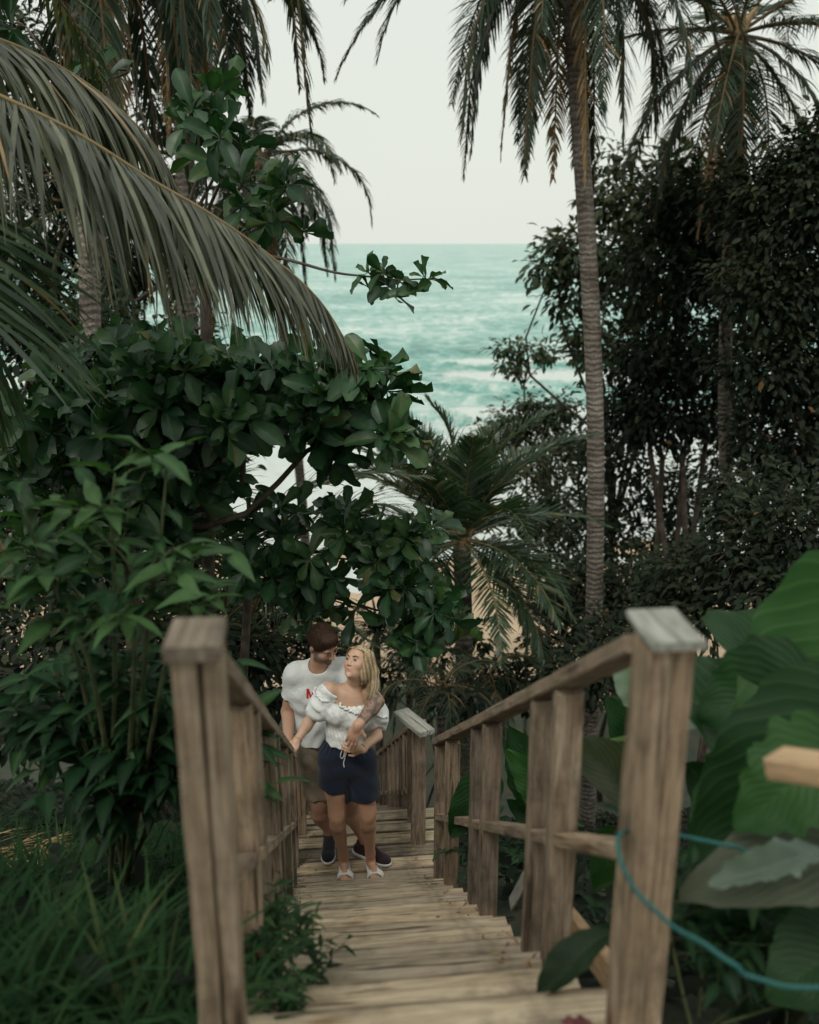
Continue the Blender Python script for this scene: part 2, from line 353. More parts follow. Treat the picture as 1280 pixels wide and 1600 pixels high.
# ------------------------------------------------------------------ the wooden staircase
def board(name, A, B, w, h, material, parent, up=(0, 0, 1), jit=0.0, seed=0, skew=0.0, bev=.004, label=None):
    """a board from A to B (its centre line), w wide (across), h thick (along up); local x runs along the grain"""
    A = np.asarray(A, float); B = np.asarray(B, float); L = np.linalg.norm(B - A); d = (B - A) / L
    s = nrm(np.cross(np.asarray(up, float), d)); u = np.cross(d, s)
    r = rng(seed + 7); ns = max(2, int(L / .12)); xs = np.linspace(-L / 2, L / 2, ns + 1)
    pr = [(-w / 2 + bev, -h / 2), (w / 2 - bev, -h / 2), (w / 2, -h / 2 + bev), (w / 2, h / 2 - bev), (w / 2 - bev, h / 2), (-w / 2 + bev, h / 2), (-w / 2, h / 2 - bev), (-w / 2, -h / 2 + bev)]
    V = []
    for k, x in enumerate(xs):
        wy, wz = r.normal(0, .0012, 2); q = 1 - (.0 if 0 < k < ns else .012)
        for (y, z) in pr: V.append((x + skew * y, y * q + wy + r.normal(0, .0007), z * q + wz * .6))
    n = 8; Q = []
    for k in range(ns):
        for j in range(n): Q.append((k * n + j, k * n + (j + 1) % n, (k + 1) * n + (j + 1) % n, (k + 1) * n + j))
    V = np.array(V); V = np.vstack([V, V[:8].mean(0), V[-8:].mean(0)]); c0 = len(V) - 2
    T = [(c0, (j + 1) % 8, j) for j in range(8)] + [(c0 + 1, ns * 8 + j, ns * 8 + (j + 1) % 8) for j in range(8)]
    o = mesh_obj(name, V, Q, T, material, None, False)
    M = Matrix([(d[0], s[0], u[0], 0), (d[1], s[1], u[1], 0), (d[2], s[2], u[2], 0), (0, 0, 0, 1)])
    M.translation = Vector((A + B) / 2 + r.normal(0, 1, 3) * jit)
    o.matrix_basis = M
    if parent is not None: attach(o, parent)
    if label: o['label'] = label
    return o
STAIR = thing('wooden_staircase', stair(S_TOP, 0, Z_TOP), 'weathered plank staircase with wooden railings running down the bank under the couple', 'staircase')
r = rng(5)
TT = .036
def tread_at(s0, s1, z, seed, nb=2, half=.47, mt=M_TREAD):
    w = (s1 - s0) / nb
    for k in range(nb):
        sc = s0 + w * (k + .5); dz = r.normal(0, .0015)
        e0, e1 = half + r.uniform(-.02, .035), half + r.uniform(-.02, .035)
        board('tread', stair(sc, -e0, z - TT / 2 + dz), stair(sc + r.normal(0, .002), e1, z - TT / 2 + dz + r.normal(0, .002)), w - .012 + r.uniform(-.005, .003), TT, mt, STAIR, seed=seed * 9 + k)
for k in range(NST):
    s1 = S_END - RUN * k
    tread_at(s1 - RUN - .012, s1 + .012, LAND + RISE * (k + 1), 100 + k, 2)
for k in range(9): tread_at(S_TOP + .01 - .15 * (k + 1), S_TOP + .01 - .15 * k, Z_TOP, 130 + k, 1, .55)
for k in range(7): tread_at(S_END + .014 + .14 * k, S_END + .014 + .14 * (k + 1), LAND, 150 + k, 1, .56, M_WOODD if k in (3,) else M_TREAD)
for k in range(15): tread_at(S2 + RUN * k - .005, S2 + RUN * (k + 1) + .012, LAND - RISE * (k + 1), 170 + k, 2, .44, M_WOODD)
for sd in (-1, 1):
    board('stringer', stair(S_TOP - .1, sd * .40, Z_TOP - .16), stair(S_END + .1, sd * .40, LAND - .02), .045, .19, M_WOODD, STAIR, up=(0, 0, 1))
    board('stringer', stair(S2 - .3, sd * .38, LAND - .16), stair(S2 + 3.9, sd * .38, LAND - .16 - 2.7), .045, .19, M_WOODD, STAIR)
def railing(side, s_list, rail, rail_top, wide=.095, mid=True, label=None, base=None, tx=.47, braces=(), midf=.5, postw=.078):
    """rail: (s0, s1) extent; rail_top(s) height of its top. The railing mesh is its sloping top board; posts and mid rail are sub-parts"""
    s0, s1 = rail; t = side * tx
    top = board('railing', stair(s0, t, rail_top(s0) - .022), stair(s1, t, rail_top(s1) - .022), wide, .042, M_WOOD, STAIR, label=label, seed=int(s0 * 100))
    for i, (sp, kind) in enumerate(s_list):
        zb = (base or (lambda s: float(deck_z(s)) - .32))(sp); zt = rail_top(sp) - .046
        a = stair(sp, t, zb); bq = stair(sp, t, zt)
        if kind == 'double':
            # two boards on edge side by side, joined as one post
            p = board('post', stair(sp - .024, t, zb), stair(sp - .024, t, zt), .045, postw, M_WOODD if i % 2 else M_WOOD, top, up=tuple(RX), seed=i * 3 + 1)
            board('post', stair(sp + .026, t + side * .006, zb), stair(sp + .026, t + side * .006, zt - .012), .045, postw, M_WOODD, top, up=tuple(RX), seed=i * 3 + 2)
        else: board('post', a, bq, .045, postw, M_WOODD, top, up=tuple(RX), seed=i * 3 + 1)
    if mid:
        ss = [q[0] for q in s_list]
        for a, bq in zip(ss[:-1], ss[1:]):
            if bq - a < .2: continue
            f = lambda s: rail_top(s) * midf + (rail_top(s) - 1.1) * (1 - midf)
            board('mid_rail', stair(a + .05, t, f(a + .05)), stair(bq - .05, t, f(bq - .05)), .075, .04, M_WOOD, top, seed=int(a * 77))
    return top
RT = lambda s: -.765 - .65 * (s - 1.75)
railing(1, [(2.40, 'double'), (2.66, 'single'), (3.50, 'double'), (3.76, 'single'), (4.58, 'double'), (5.03, 'double')], (1.825, 5.1), RT, label='sloping right hand top rail of the upper stairs')
railing(-1, [(2.42, 'double'), (2.66, 'single'), (3.45, 'double'), (3.7, 'single'), (4.5, 'double'), (5.0, 'single'), (5.5, 'double')], (1.84, 5.62), RT, label='sloping left hand top rail of the upper stairs', wide=.08)
# newel posts at the head of the stairs
def newel(side, w, zt, sn, label):
    t = side * (.43 + w / 2)
    zb = Z_TOP - .5
    p = board('newel_post', stair(sn, t - w * .225, zb), stair(sn, t - w * .225, zt), w * .55 - .004, w, M_WOOD, STAIR, up=tuple(AX), seed=31 + side, label=label)
    board('newel_board', stair(sn + .006, t + w * .275, zb), stair(sn + .006, t + w * .275, zt), w * .45 - .003, w * .94, M_WOOD, p, up=tuple(AX), seed=33 + side)
    f = lambda s: RT(s) - .55
    board('mid_rail', stair(sn + w * .52, side * .47, f(sn + w * .52)), stair(2.345, side * .47, f(2.345)), .075, .04, M_WOOD, p, seed=12)
    return p, t
p, tl = newel(-1, .098, -.775, 1.76, 'thick pale newel post at the head of the stairs on the left')
board('post_cap', stair(1.69, tl - .005, -.757), stair(1.84, tl - .005, -.757), .112, .032, M_WOODD, p, seed=3)
p, tr = newel(1, .108, -.80, 1.76, 'thick newel post with a bleached cap and a teal rope round it')
board('post_cap', stair(1.685, tr + .004, -.784), stair(1.86, tr + .004, -.780), .116, .020, M_FADE, p, seed=4)
# a cross brace seen behind the right railing
board('brace', stair(2.75, .56, -1.95), stair(3.35, .56, -2.75), .035, .06, M_FADE, STAIR, seed=8)
board('brace', stair(2.1, .60, -2.05), stair(3.1, .60, -2.45), .04, .1, M_NEWW, STAIR, seed=9)
# lower flight railings
RT2 = lambda s: -3.12 - .65 * (s - 5.66)
railing(1, [(5.66, 'double'), (5.9, 'single'), (6.3, 'double'), (6.6, 'single'), (7.0, 'double'), (7.4, 'single'), (7.9, 'double'), (8.5, 'double'), (9.2, 'double')], (5.6, 9.6), RT2, tx=.40, label='right hand rail of the lower stairs behind the couple', postw=.1)
railing(-1, [(5.85, 'double'), (6.2, 'single'), (6.7, 'double'), (7.3, 'single'), (8.0, 'double'), (8.8, 'double')], (5.7, 9.6), RT2, tx=.42, label='left hand rail of the lower stairs behind the couple')
P0 = at(668, 1146, 5.42); P1 = at(627, 1112, 5.72)
board('post_cap', P0, P1, .115, .035, M_FADE, STAIR, seed=14, label='bleached slanting cap board on the landing post')

mt_, t, b = mat('rusty_nail'); n1 = noise(t, 80, 3, coords(t)); t.links.new(ramp(t, n1, [(.3, (.03, .018, .012)), (.7, (.10, .05, .03))]), b.inputs['Base Color']); b.inputs['Roughness'].default_value = .7
for k in range(NST):                                              # nail heads near the ends of the treads
    s1 = S_END - RUN * k; mb = MB()
    for q in (.25, .75):
        for tt in (-.39, -.36, .36, .39): c = stair(s1 - RUN * q + r.normal(0, .012), tt + r.normal(0, .006), LAND + RISE * (k + 1)); tube(mb, np.array([c, c + (0, 0, .003)]), .0045, 7)
    mb.build('nail_heads', mt_, STAIR)
# dead leaves and grit along the edges of the steps
mb = MB(); n = 260; k = r.integers(0, NST, n); s_ = S_END - RUN * (k + r.random(n)); tt = np.where(r.random(n) < .75, 1, -1) * (.43 - np.abs(r.normal(0, .07, n)))
P = np.array([stair(a_, b_, LAND + RISE * (k_ + 1) + .004) for a_, b_, k_ in zip(s_, tt, k)]); az = r.uniform(0, 6.28, n)
stamp(mb, NARROW[0], NARROW[1], P, np.stack([np.cos(az), np.sin(az), .1 + 0 * az], -1), nrm(r.normal(0, .25, (n, 3)) + (0, 0, 1)), r.uniform(.012, .05, n), r.uniform(0, .8, n))
n = 90; P = np.array([stair(r.uniform(5.1, 6.0), r.choice([-1, 1]) * (.45 - abs(r.normal(0, .08))), LAND + .004) for _ in range(n)]); az = r.uniform(0, 6.28, n)
stamp(mb, NARROW[0], NARROW[1], P, np.stack([np.cos(az), np.sin(az), .1 + 0 * az], -1), nrm(r.normal(0, .25, (n, 3)) + (0, 0, 1)), r.uniform(.012, .05, n), r.uniform(0, .8, n))
tag(mb.build('leaf_litter', M_DRY), 'dry leaf scraps scattered along the edges of the treads', 'leaf litter', kind='stuff')
# ------------------------------------------------------------------ palms
def frond_curve(c, az, el, L, g=1.0, n=26, twist=0.0):
    """rachis of a free frond: leaves the crown at azimuth az, elevation el and bends down by its own weight"""
    P = [np.array(c, float)]; e = el; st = L / (n - 1)
    for k in range(n - 1):
        f = k / (n - 1)
        d = np.array((math.cos(az) * math.cos(e), math.sin(az) * math.cos(e), math.sin(e)))
        P.append(P[-1] + d * st); e -= g * st / L * (1.0 + 1.6 * f); az += twist / n
        e = max(e, -1.50)
    return np.array(P)
def frond(name, P, ll, nl, g, seed, material, parent, wid=.028, rad=.022, fwd=(25, 62), lift=.2, start=.13, tip=.3, ragged=.12, tb=.5, seg=5, rachis_tint=.95, t0=0.0):
    """P: rachis points. ll: longest leaflet, nl: leaflets each side, g: how strongly they hang"""
    r = rng(seed); mb = MB()
    P = spline(P, 40); n = len(P)
    tube(mb, P, np.linspace(rad, rad * .18, n), 6, rachis_tint)
    T = nrm(np.gradient(P, axis=0))
    tt = np.linspace(start, 1, nl)
    for sd in (-1, 1):
        t = np.clip(tt + r.normal(0, .25 / nl, nl), 0, 1); keep = r.random(nl) > ragged * .5; t = t[keep]; m_ = len(t)
        i = t * (n - 1); i0 = np.minimum(i.astype(int), n - 2); f = (i - i0)[:, None]
        p = P[i0] * (1 - f) + P[i0 + 1] * f; d = nrm(T[i0] * (1 - f) + T[i0 + 1] * f)
        upv = np.array((0, 0, 1.)); side = np.cross(d, upv); side = nrm(side + 1e-6) * sd; nv = nrm(np.cross(side, d)) * sd
        nv = np.where(nv[:, 2:3] < 0, -nv, nv)
        prof = np.sin(np.clip((t - start) / (1 - start), 0, 1) ** .6 * math.pi * .93 + .12) ** .7
        prof = np.maximum(prof, tip) * (1 - .35 * t)
        L = ll * prof * r.uniform(.82, 1.1, m_) * np.where(r.random(m_) < ragged, r.uniform(.35, .8, m_), 1)
        a = np.radians(np.interp(t, (0, 1), (90 - fwd[0], 90 - fwd[1]))) + r.normal(0, .07, m_)
        v = nrm(side * np.sin(a)[:, None] + d * np.cos(a)[:, None] + nv * (lift + r.normal(0, .10, m_))[:, None])
        gg = g * r.uniform(.75, 1.25, m_)
        pts = [p]; dirs = [v]
        for k in range(seg):
            v = nrm(v + np.array((0, 0, -1.)) * (gg * (.35 + .9 * k / seg) / seg * 2)[:, None] + r.normal(0, .03, (m_, 3)))
            pts.append(pts[-1] + v * (L / seg)[:, None]); dirs.append(v)
        pts = np.array(pts); dirs = np.array(dirs)
        wv = nrm(np.cross(dirs, (nv + side * .55 + r.normal(0, .25, (m_, 3)))[None]))
        ws = wid * np.interp(np.linspace(0, 1, seg + 1), (0, .25, .6, 1), (.45, 1, .85, .04))[:, None, None] * (.6 + .4 * prof)[None, :, None]
        A = pts - wv * ws / 2; B = pts + wv * ws / 2
        V = np.stack([A, B], 2)                                     # seg+1, m, 2, 3
        V = V.transpose(1, 0, 2, 3).reshape(-1, 3)
        base = (np.arange(m_) * (seg + 1) * 2)[:, None]; q = np.arange(seg)[None] * 2
        Q = np.stack([base + q, base + q + 1, base + q + 3, base + q + 2], -1).reshape(-1, 4)
        tnt = np.clip(tb + r.normal(0, .14, m_) + .0 * t, 0, .9); tnt = np.where(r.random(m_) < ragged * .3, .97, tnt)
        tv = np.repeat(tnt[:, None], (seg + 1) * 2, 1); tv[:, -2:] = np.minimum(1, tv[:, -2:] + .25)
        mb.add(V, Q, None, tv.ravel())
    return mb.build(name, material, parent, True)
def trunk_mesh(P, r0, r1, parent, material, flare=1.35, name='trunk', rings=True):
    P = spline(P, max(30, int(np.linalg.norm(P[-1] - P[0]) / .09))); n = len(P)
    rad = np.linspace(r0, r1, n) * (1 + (flare - 1) * np.exp(-np.linspace(0, 1, n) * 14))
    rr = rng(int(abs(P[0][0]) * 100)); rad = rad * (1 + (.010 * (np.arange(n) % 2) if rings else 0) + rr.normal(0, .012, n))
    mb = MB(); tube(mb, P, rad, 14); return mb.build(name, material, parent, False if rings else True)
def coconut(c, rad, parent, mt):
    mb = MB(); a = np.linspace(0, math.pi, 8); P = c + np.stack([0 * a, 0 * a, np.cos(a) * rad * 1.25], -1)
    tube(mb, P, np.maximum(np.sin(a) * rad, .004), 10); return mb.build('coconut', mt, parent)
m, t, b = mat('coconut_husk'); b.inputs['Base Color'].default_value = (.10, .13, .04, 1); b.inputs['Roughness'].default_value = .5; M_NUT = m
def palm(label, base, crown, lean, r0, r1, fl, nf, seed, mt=M_FRONDD, ll=.7, g=1.0, nl=60, dead=2, nuts=4, els=(-1.0, 1.1), extra=(), grp=None, wid=.03, hang=.9, azs=None, trunk_from=None):
    base = np.array(base, float); crown = np.array(crown, float)
    T = thing('coconut_palm', base, label, 'palm tree', grp); r = rng(seed)
    fl, ll = fl, ll
    mid = (base + crown) / 2 + np.array(lean)
    trunk_mesh(np.array([base - (0, 0, .4), base, mid, crown]), r0, r1, T, M_PALMB)
    sh = MB()                                                          # leaf sheaths round the bud
    for k in range(9):
        az = k * 2.4; d = np.array((math.cos(az), math.sin(az), 1.6)); tube(sh, spline([crown - (0, 0, .25), crown + d * .12, crown + d * .26 * (fl / 3.5)], 6), np.array((.06, .075, .07, .05, .035, .02)) * (fl / 3.5), 6, .9)
    sh.build('leaf_sheath', M_DRY, T)
    for k in range(nf):
        az = k * 2.39996 + r.uniform(-.25, .25) if azs is None else azs[k % len(azs)] + r.uniform(-.2, .2)
        f = (k + .5) / nf; el = els[1] + (els[0] - els[1]) * f + r.uniform(-.12, .12)
        L = fl * r.uniform(.85, 1.08) * (1 - .15 * abs(f - .4))
        P = frond_curve(crown + (0, 0, .05), az, el, L, g * r.uniform(.8, 1.2), 26, r.uniform(-.4, .4))
        isd = k >= nf - dead
        frond('frond', P, ll * (.8 if isd else 1) * r.uniform(.9, 1.1), nl, hang * (1.5 if isd else 1), seed * 50 + k, M_DRY if isd else mt, T, wid=wid, rad=.03 * fl / 3.5, ragged=.3 if isd else .12, tb=.45, lift=.35 * (1 - f))
    for k, P in enumerate(extra): frond('frond', P, ll, nl, hang, seed * 70 + k, mt, T, wid=wid, rad=.03 * fl / 3.5, tb=.5)
    for k in range(nuts):
        az = r.uniform(0, 6.28); coconut(crown + np.array((math.cos(az) * .22, math.sin(az) * .22, -.2 - r.uniform(0, .15))) * (fl / 3.5), .1 * fl / 3.5, T, M_NUT)
    return T
def gnd(px, Y, py=1000): x = at(px, py, Y)[0]; return np.array((x, Y, float(ground_z(x, Y))))

# tall palm on the right of the stairs
b0 = gnd(929, 14, 1100)
palm('tall coconut palm whose bare ringed trunk stands clear of the trees, right of the stairs', b0, at(882, -165, 14), (.28, 0, 0), .15, .12, 3.9, 34, 11, M_FRONDD, ll=.78, g=.62, nl=105, dead=4, els=(-1.3, .6), wid=.032, hang=.45,
     extra=[[at(882, -150, 14), at(760, -130, 13.6), at(650, -70, 13.2), at(575, 35, 13)], [at(882, -150, 14), at(720, -190, 13), at(560, -120, 12.4), at(430, -5, 12)], [at(882, -150, 14), at(1000, -130, 14), at(1090, -20, 14), at(1135, 115, 14)], [at(882, -150, 14), at(960, -90, 14), at(1020, 30, 14), at(1050, 160, 14)]])
# second palm, upper right, crown in view
palm('coconut palm at the upper right with its crown in view and a pale curved trunk', gnd(1222, 15.5, 1000), at(1152, 60, 15.5), (-.42, 0, .0), .125, .10, 3.4, 28, 12, M_FRONDD, ll=.72, g=.75, nl=90, dead=3, els=(-1.3, 1.0), wid=.032, hang=.5)
#palm('coconut palm between the two right hand palms, its browned fronds hanging down from above the frame', gnd(1000, 16.5, 1000), at(1022, -90, 16), (.1, 0, 0), .14, .12, 3.2, 22, 13, M_FRONDD, ll=.75, g=1.4, nl=85, dead=6, els=(-1.2, .6), wid=.034, hang=.6)
# young palm in the middle of the view
palm('young low coconut palm with upright fronds standing below the stairs', gnd(722, 12, 1100), at(722, 850, 12), (.05, 0, 0), .15, .12, 2.35, 30, 14, M_FRONDC, ll=.6, g=.6, nl=85, dead=0, nuts=0, els=(-.55, 1.5), wid=.038, hang=.16,
     extra=[[at(722, 850, 12), at(650, 780, 11.6), at(570, 745, 11.2), at(490, 755, 10.9)], [at(722, 850, 12), at(680, 740, 12), at(650, 680, 11.9), at(600, 650, 11.8)], [at(722, 850, 12), at(712, 740, 12.1), at(700, 670, 12.1), at(668, 622, 12)], [at(722, 850, 12), at(745, 740, 12.2), at(765, 690, 12.2), at(790, 660, 12.1)], [at(722, 850, 12), at(800, 860, 11.6), at(860, 900, 11.2), at(905, 985, 11)]])
# slender palm by the shore on the left
palm('slender coconut palm with a thin pale trunk in front of the sea', gnd(476, 20, 900), at(408, 255, 20), (.32, 0, -.2), .12, .10, 3.2, 26, 15, M_FRONDD, ll=.7, g=1.15, nl=75, dead=3, nuts=3, els=(-1.1, 1.0), wid=.045, hang=.9)
# palms upper left, crowns above the frame
palm('coconut palm at the upper left with dark trunk reaching the top of the frame', gnd(95, 11, 900), at(120, -330, 11), (.1, 0, 0), .13, .115, 4.4, 20, 16, M_FRONDD, ll=.8, g=1.3, nl=80, dead=3, els=(-1.3, .5), wid=.045, hang=.8)
palm('coconut palm at the top left with browned fronds hanging into the frame', gnd(272, 14, 900), at(285, -120, 14), (.0, 0, 0), .15, .13, 2.9, 26, 17, M_FRONDD, ll=.7, g=.8, nl=80, dead=7, els=(-1.35, .4), wid=.045, hang=.8)
palm('short coconut palm with a pale brown trunk behind the hanging frond', gnd(150, 15, 900), at(140, 330, 15), (.1, 0, 0), .17, .16, 3.0, 16, 18, M_FRONDD, ll=.7, g=1.4, nl=55, dead=2, els=(-1.1, 1.0), wid=.045, hang=.7)
palm('coconut palm with dead brown fronds round its trunk, left of the sea gap', gnd(272, 18, 900), at(285, 330, 18), (.0, 0, 0), .13, .12, 3.2, 20, 19, M_FRONDD, ll=.7, g=1.6, nl=55, dead=8, els=(-1.35, 1.0), wid=.045, hang=.8)
# a frond sweeping in over the middle from the right, and one behind the broadleaf tree
# the big foreground palm just outside the left edge
cp = at(-420, 40, 4.6); bp = np.array((cp[0] - .5, 4.4, float(ground_z(cp[0] - .5, 4.4))))
T = thing('coconut_palm', bp, 'foreground coconut palm leaning in from the left edge with long hanging olive fronds', 'palm tree')
trunk_mesh(np.array([bp - (0, 0, .3), bp, (bp + cp) / 2 + (-.1, .1, 0), cp]), .17, .14, T, M_PALMB)
Pm = np.array([cp, at(-180, 70, 4.7), at(0, 150, 4.75), at(120, 208, 4.8), at(240, 283, 4.85), at(330, 335, 4.85), at(420, 398, 4.9), at(500, 470, 4.9), at(556, 560, 4.95)])
frond('frond', Pm, 1.15, 250, .62, 501, M_FROND, T, wid=.027, rad=.017, fwd=(15, 64), lift=-.30, start=.12, tip=.18, seg=7, tb=.5, ragged=.08)
Pm = np.array([cp + (0, .2, .1), at(-160, 15, 5.3), at(0, 62, 5.5), at(100, 108, 5.6), at(180, 165, 5.7), at(240, 225, 5.75), at(276, 290, 5.8)])
frond('frond', Pm, .98, 200, .62, 502, M_FROND, T, wid=.027, rad=.016, fwd=(15, 64), lift=-.30, start=.12, tip=.2, seg=7, tb=.55)
Pm = np.array([cp + (0, -.1, -.1), at(-190, 170, 4.2), at(-90, 280, 4.15), at(-40, 440, 4.1), at(-25, 620, 4.1), at(-30, 800, 4.1)])
frond('frond', Pm, 1.0, 140, .4, 503, M_FRONDC, T, wid=.030, rad=.026, fwd=(18, 50), lift=.15, start=.15, tip=.35, seg=7, tb=.42)
Pm = np.array([cp + (0, -.1, -.1), at(-260, 260, 4.3), at(-170, 420, 4.3), at(-130, 600, 4.3), at(-100, 760, 4.3), at(-70, 930, 4.3)])
frond('frond', Pm, 1.0, 120, .4, 504, M_FRONDC, T, wid=.030, rad=.026, fwd=(18, 50), lift=.15, start=.15, tip=.35, seg=7, tb=.3)
Pm = np.array([at(-300, 600, 3.9), at(-150, 690, 4.0), at(-60, 770, 4.1), at(10, 870, 4.2)])
frond('frond', np.vstack([[cp], Pm]), .5, 60, 1.3, 505, M_DRY, T, wid=.02, rad=.02, tb=.35, seg=6)
for k, (az, el) in enumerate([(2.2, .5), (3.3, .3), (4.2, .6), (1.2, .9), (5.2, .8), (.6, 1.1)]):
    frond('frond', frond_curve(cp, az, el, 3.6, 1.5), .7, 55, .9, 510 + k, M_FROND, T, wid=.03)
# a long palm frond fanning behind the big-leaved tree
base = gnd(330, 8.2, 1100)
T = thing('young_palm', base, 'trunkless young palm whose fronds fan out behind the couple on the left', 'palm tree')
for k, (pts, ll_) in enumerate([([(330, 1180, 8.3), (420, 900, 8.1), (560, 790, 8.0), (700, 830, 7.9)], .8), ([(330, 1180, 8.3), (360, 900, 8.0), (440, 790, 7.8), (560, 740, 7.8), (660, 745, 7.8)], .75),
        ([(330, 1180, 8.3), (330, 960, 7.9), (380, 850, 7.6), (470, 880, 7.4), (520, 960, 7.3)], .8), ([(330, 1180, 8.3), (300, 900, 7.8), (300, 800, 7.6), (340, 760, 7.4), (430, 800, 7.3)], .8),
        ([(330, 1180, 8.3), (250, 950, 8.0), (180, 880, 7.8), (90, 920, 7.6)], .8), ([(330, 1180, 8.3), (420, 1000, 8.6), (500, 960, 8.8), (590, 1010, 9.0)], .7)]):
    frond('frond', np.array([at(*q) for q in pts]), ll_, 75, .35, 530 + k, M_FRONDD, T, wid=.024, rad=.022, lift=.25, tb=.7)
# fan-leaved clump behind the man's head
def spiky(label, base, c, n, L, seed, name='screw_pine', wid=.05, mt=M_DARK, tb=.8, cat='shrub'):
    T = thing(name, base, label, cat); r = rng(seed); mb = MB(); tube(mb, spline([base - (0, 0, .1), (base + c) / 2 + (.05, 0, 0), c], 12), np.linspace(.07, .05, 12), 8); mb.build('trunk', M_BARK, T)
    mb = MB()
    for k in range(n):
        az = r.uniform(0, 6.28); el = r.uniform(-.5, 1.35); P = frond_curve(c, az, el, L * r.uniform(.7, 1.1), .9, 8)
        d = nrm(np.gradient(P, axis=0)); s = nrm(np.cross(d, (0, 0, 1.)) + 1e-6); w = wid * np.interp(np.linspace(0, 1, 8), (0, .3, 1), (.8, 1, .05))[:, None]
        V = np.stack([P - s * w / 2, P + (0, 0, -.008), P + s * w / 2], 1).reshape(-1, 3); Q = []
        for i in range(7): a = i * 3; Q += [(a, a + 1, a + 4, a + 3), (a + 1, a + 2, a + 5, a + 4)]
        mb.add(V, Q, None, np.clip(tb + r.normal(0, .15), 0, .92))
    mb.build('crown', mt, T); return T
spiky('spiky screw pine with a rosette of sword leaves behind the heads of the couple', gnd(585, 13, 1000), at(588, 985, 13), 90, .62, 61)
spiky('low spiky plant in front of the sand beside the slender palm trunk', gnd(556, 11.5, 1000), at(556, 1030, 11.5), 70, .5, 62)
for k, (px, py, Y, L) in enumerate([(690, 1075, 10.5, 1.0), (760, 1060, 11.5, .9), (640, 1040, 12.5, .8)]):
    c = at(px, py, Y); base = np.array((c[0], Y, float(ground_z(c[0], Y))))
    T = thing('young_palm', base, ['drooping young palm beside the landing post of the lower stairs', 'dark young palm right of the landing below the sand', 'small young palm left of the landing in front of the sand'][k], 'palm tree')
    trunk_mesh(np.array([base, (base + c) / 2, c]), .07, .05, T, M_PALMB)
    for q in range(13): frond('frond', frond_curve(c, q * 2.4, 1.1 - q * .12, 1.25 * L, 1.5), .38, 34, .9, 600 + k * 20 + q, M_FRONDD, T, wid=.022, rad=.014)
# dry fallen fronds lying on the bank at the left edge
for k in range(3):
    T0 = at(-40 + 5 * k, 1195 + 22 * k, 4.6 - .15 * k); T1 = at(78 - 8 * k, 1212 + 26 * k, 4.5 - .1 * k)
    T0[2] = ground_z(T0[0], T0[1]) + .16; T1[2] = ground_z(T1[0], T1[1]) + .20
    T = thing('fallen_frond', T0, ['dry straw coloured palm frond lying topmost on the left bank', 'dry palm frond lying across the grass, middle one of three', 'broken dry palm frond lying lowest on the left bank'][k], 'fallen frond', 'dry fronds fallen on the left bank')
    frond('leaflets', np.array([T0 - (.9, -.1, -.1), T0, T1]), .55, 40, .5, 700 + k, M_DRY, T, wid=.02, rad=.024, tb=.6, rachis_tint=.9)

# ------------------------------------------------------------------ broad-leaved trees and shrubs
def limb(mb, a, b_, r0, r1, r, sag=.12, n=9, ns=7):
    a, b_ = np.array(a, float), np.array(b_, float); L = np.linalg.norm(b_ - a)
    m1 = a * .66 + b_ * .34 + r.normal(0, sag * L * .5, 3); m2 = a * .33 + b_ * .67 + r.normal(0, sag * L * .5, 3)
    P = spline([a, m1, m2, b_], n); tube(mb, P, np.linspace(r0, r1, n), ns); return P
def rosette(mb, c, ax, k, size, r, tpl=(OBOV, OBOV2, OBOV3), open_=(.45, 1.55), tint=None, wid=1.0):
    """leaves whorled round the tips: c (n,3), ax (n,3)"""
    n = len(c); ax = nrm(ax); ref = np.where(np.abs(ax[:, 2:3]) < .9, np.array((0, 0, 1.)), np.array((1., 0, 0)))
    A = nrm(np.cross(ax, ref)); B = np.cross(ax, A); ph = r.uniform(0, 6.28, n); tb = r.uniform(.15, .8, n) if tint is None else tint
    for q in range(k):
        an = ph + q * 2.4; th = np.interp(q, (0, k - 1), open_[::-1]) + r.normal(0, .15, n)
        rad = np.cos(an)[:, None] * A + np.sin(an)[:, None] * B
        d = nrm(np.cos(th)[:, None] * ax + np.sin(th)[:, None] * rad + r.normal(0, .16, (n, 3)) + (0, 0, -.12))
        nr = nrm(ax * np.sin(th)[:, None] - rad * np.cos(th)[:, None] + r.normal(0, .3, (n, 3)) + 1e-4)
        tp = tpl[q % len(tpl)]
        tn = np.clip(tb + r.normal(0, .13, n), 0, .88); tn = np.where(r.random(n) < .025, .9 + .1 * r.random(n), tn)
        stamp(mb, tp[0], tp[1], c - ax * (.02 * q / k), d, nr, size * r.uniform(.6, 1.25, n) * (1.0 - .35 * (q > k * .75)), tn, wid, tp[2])
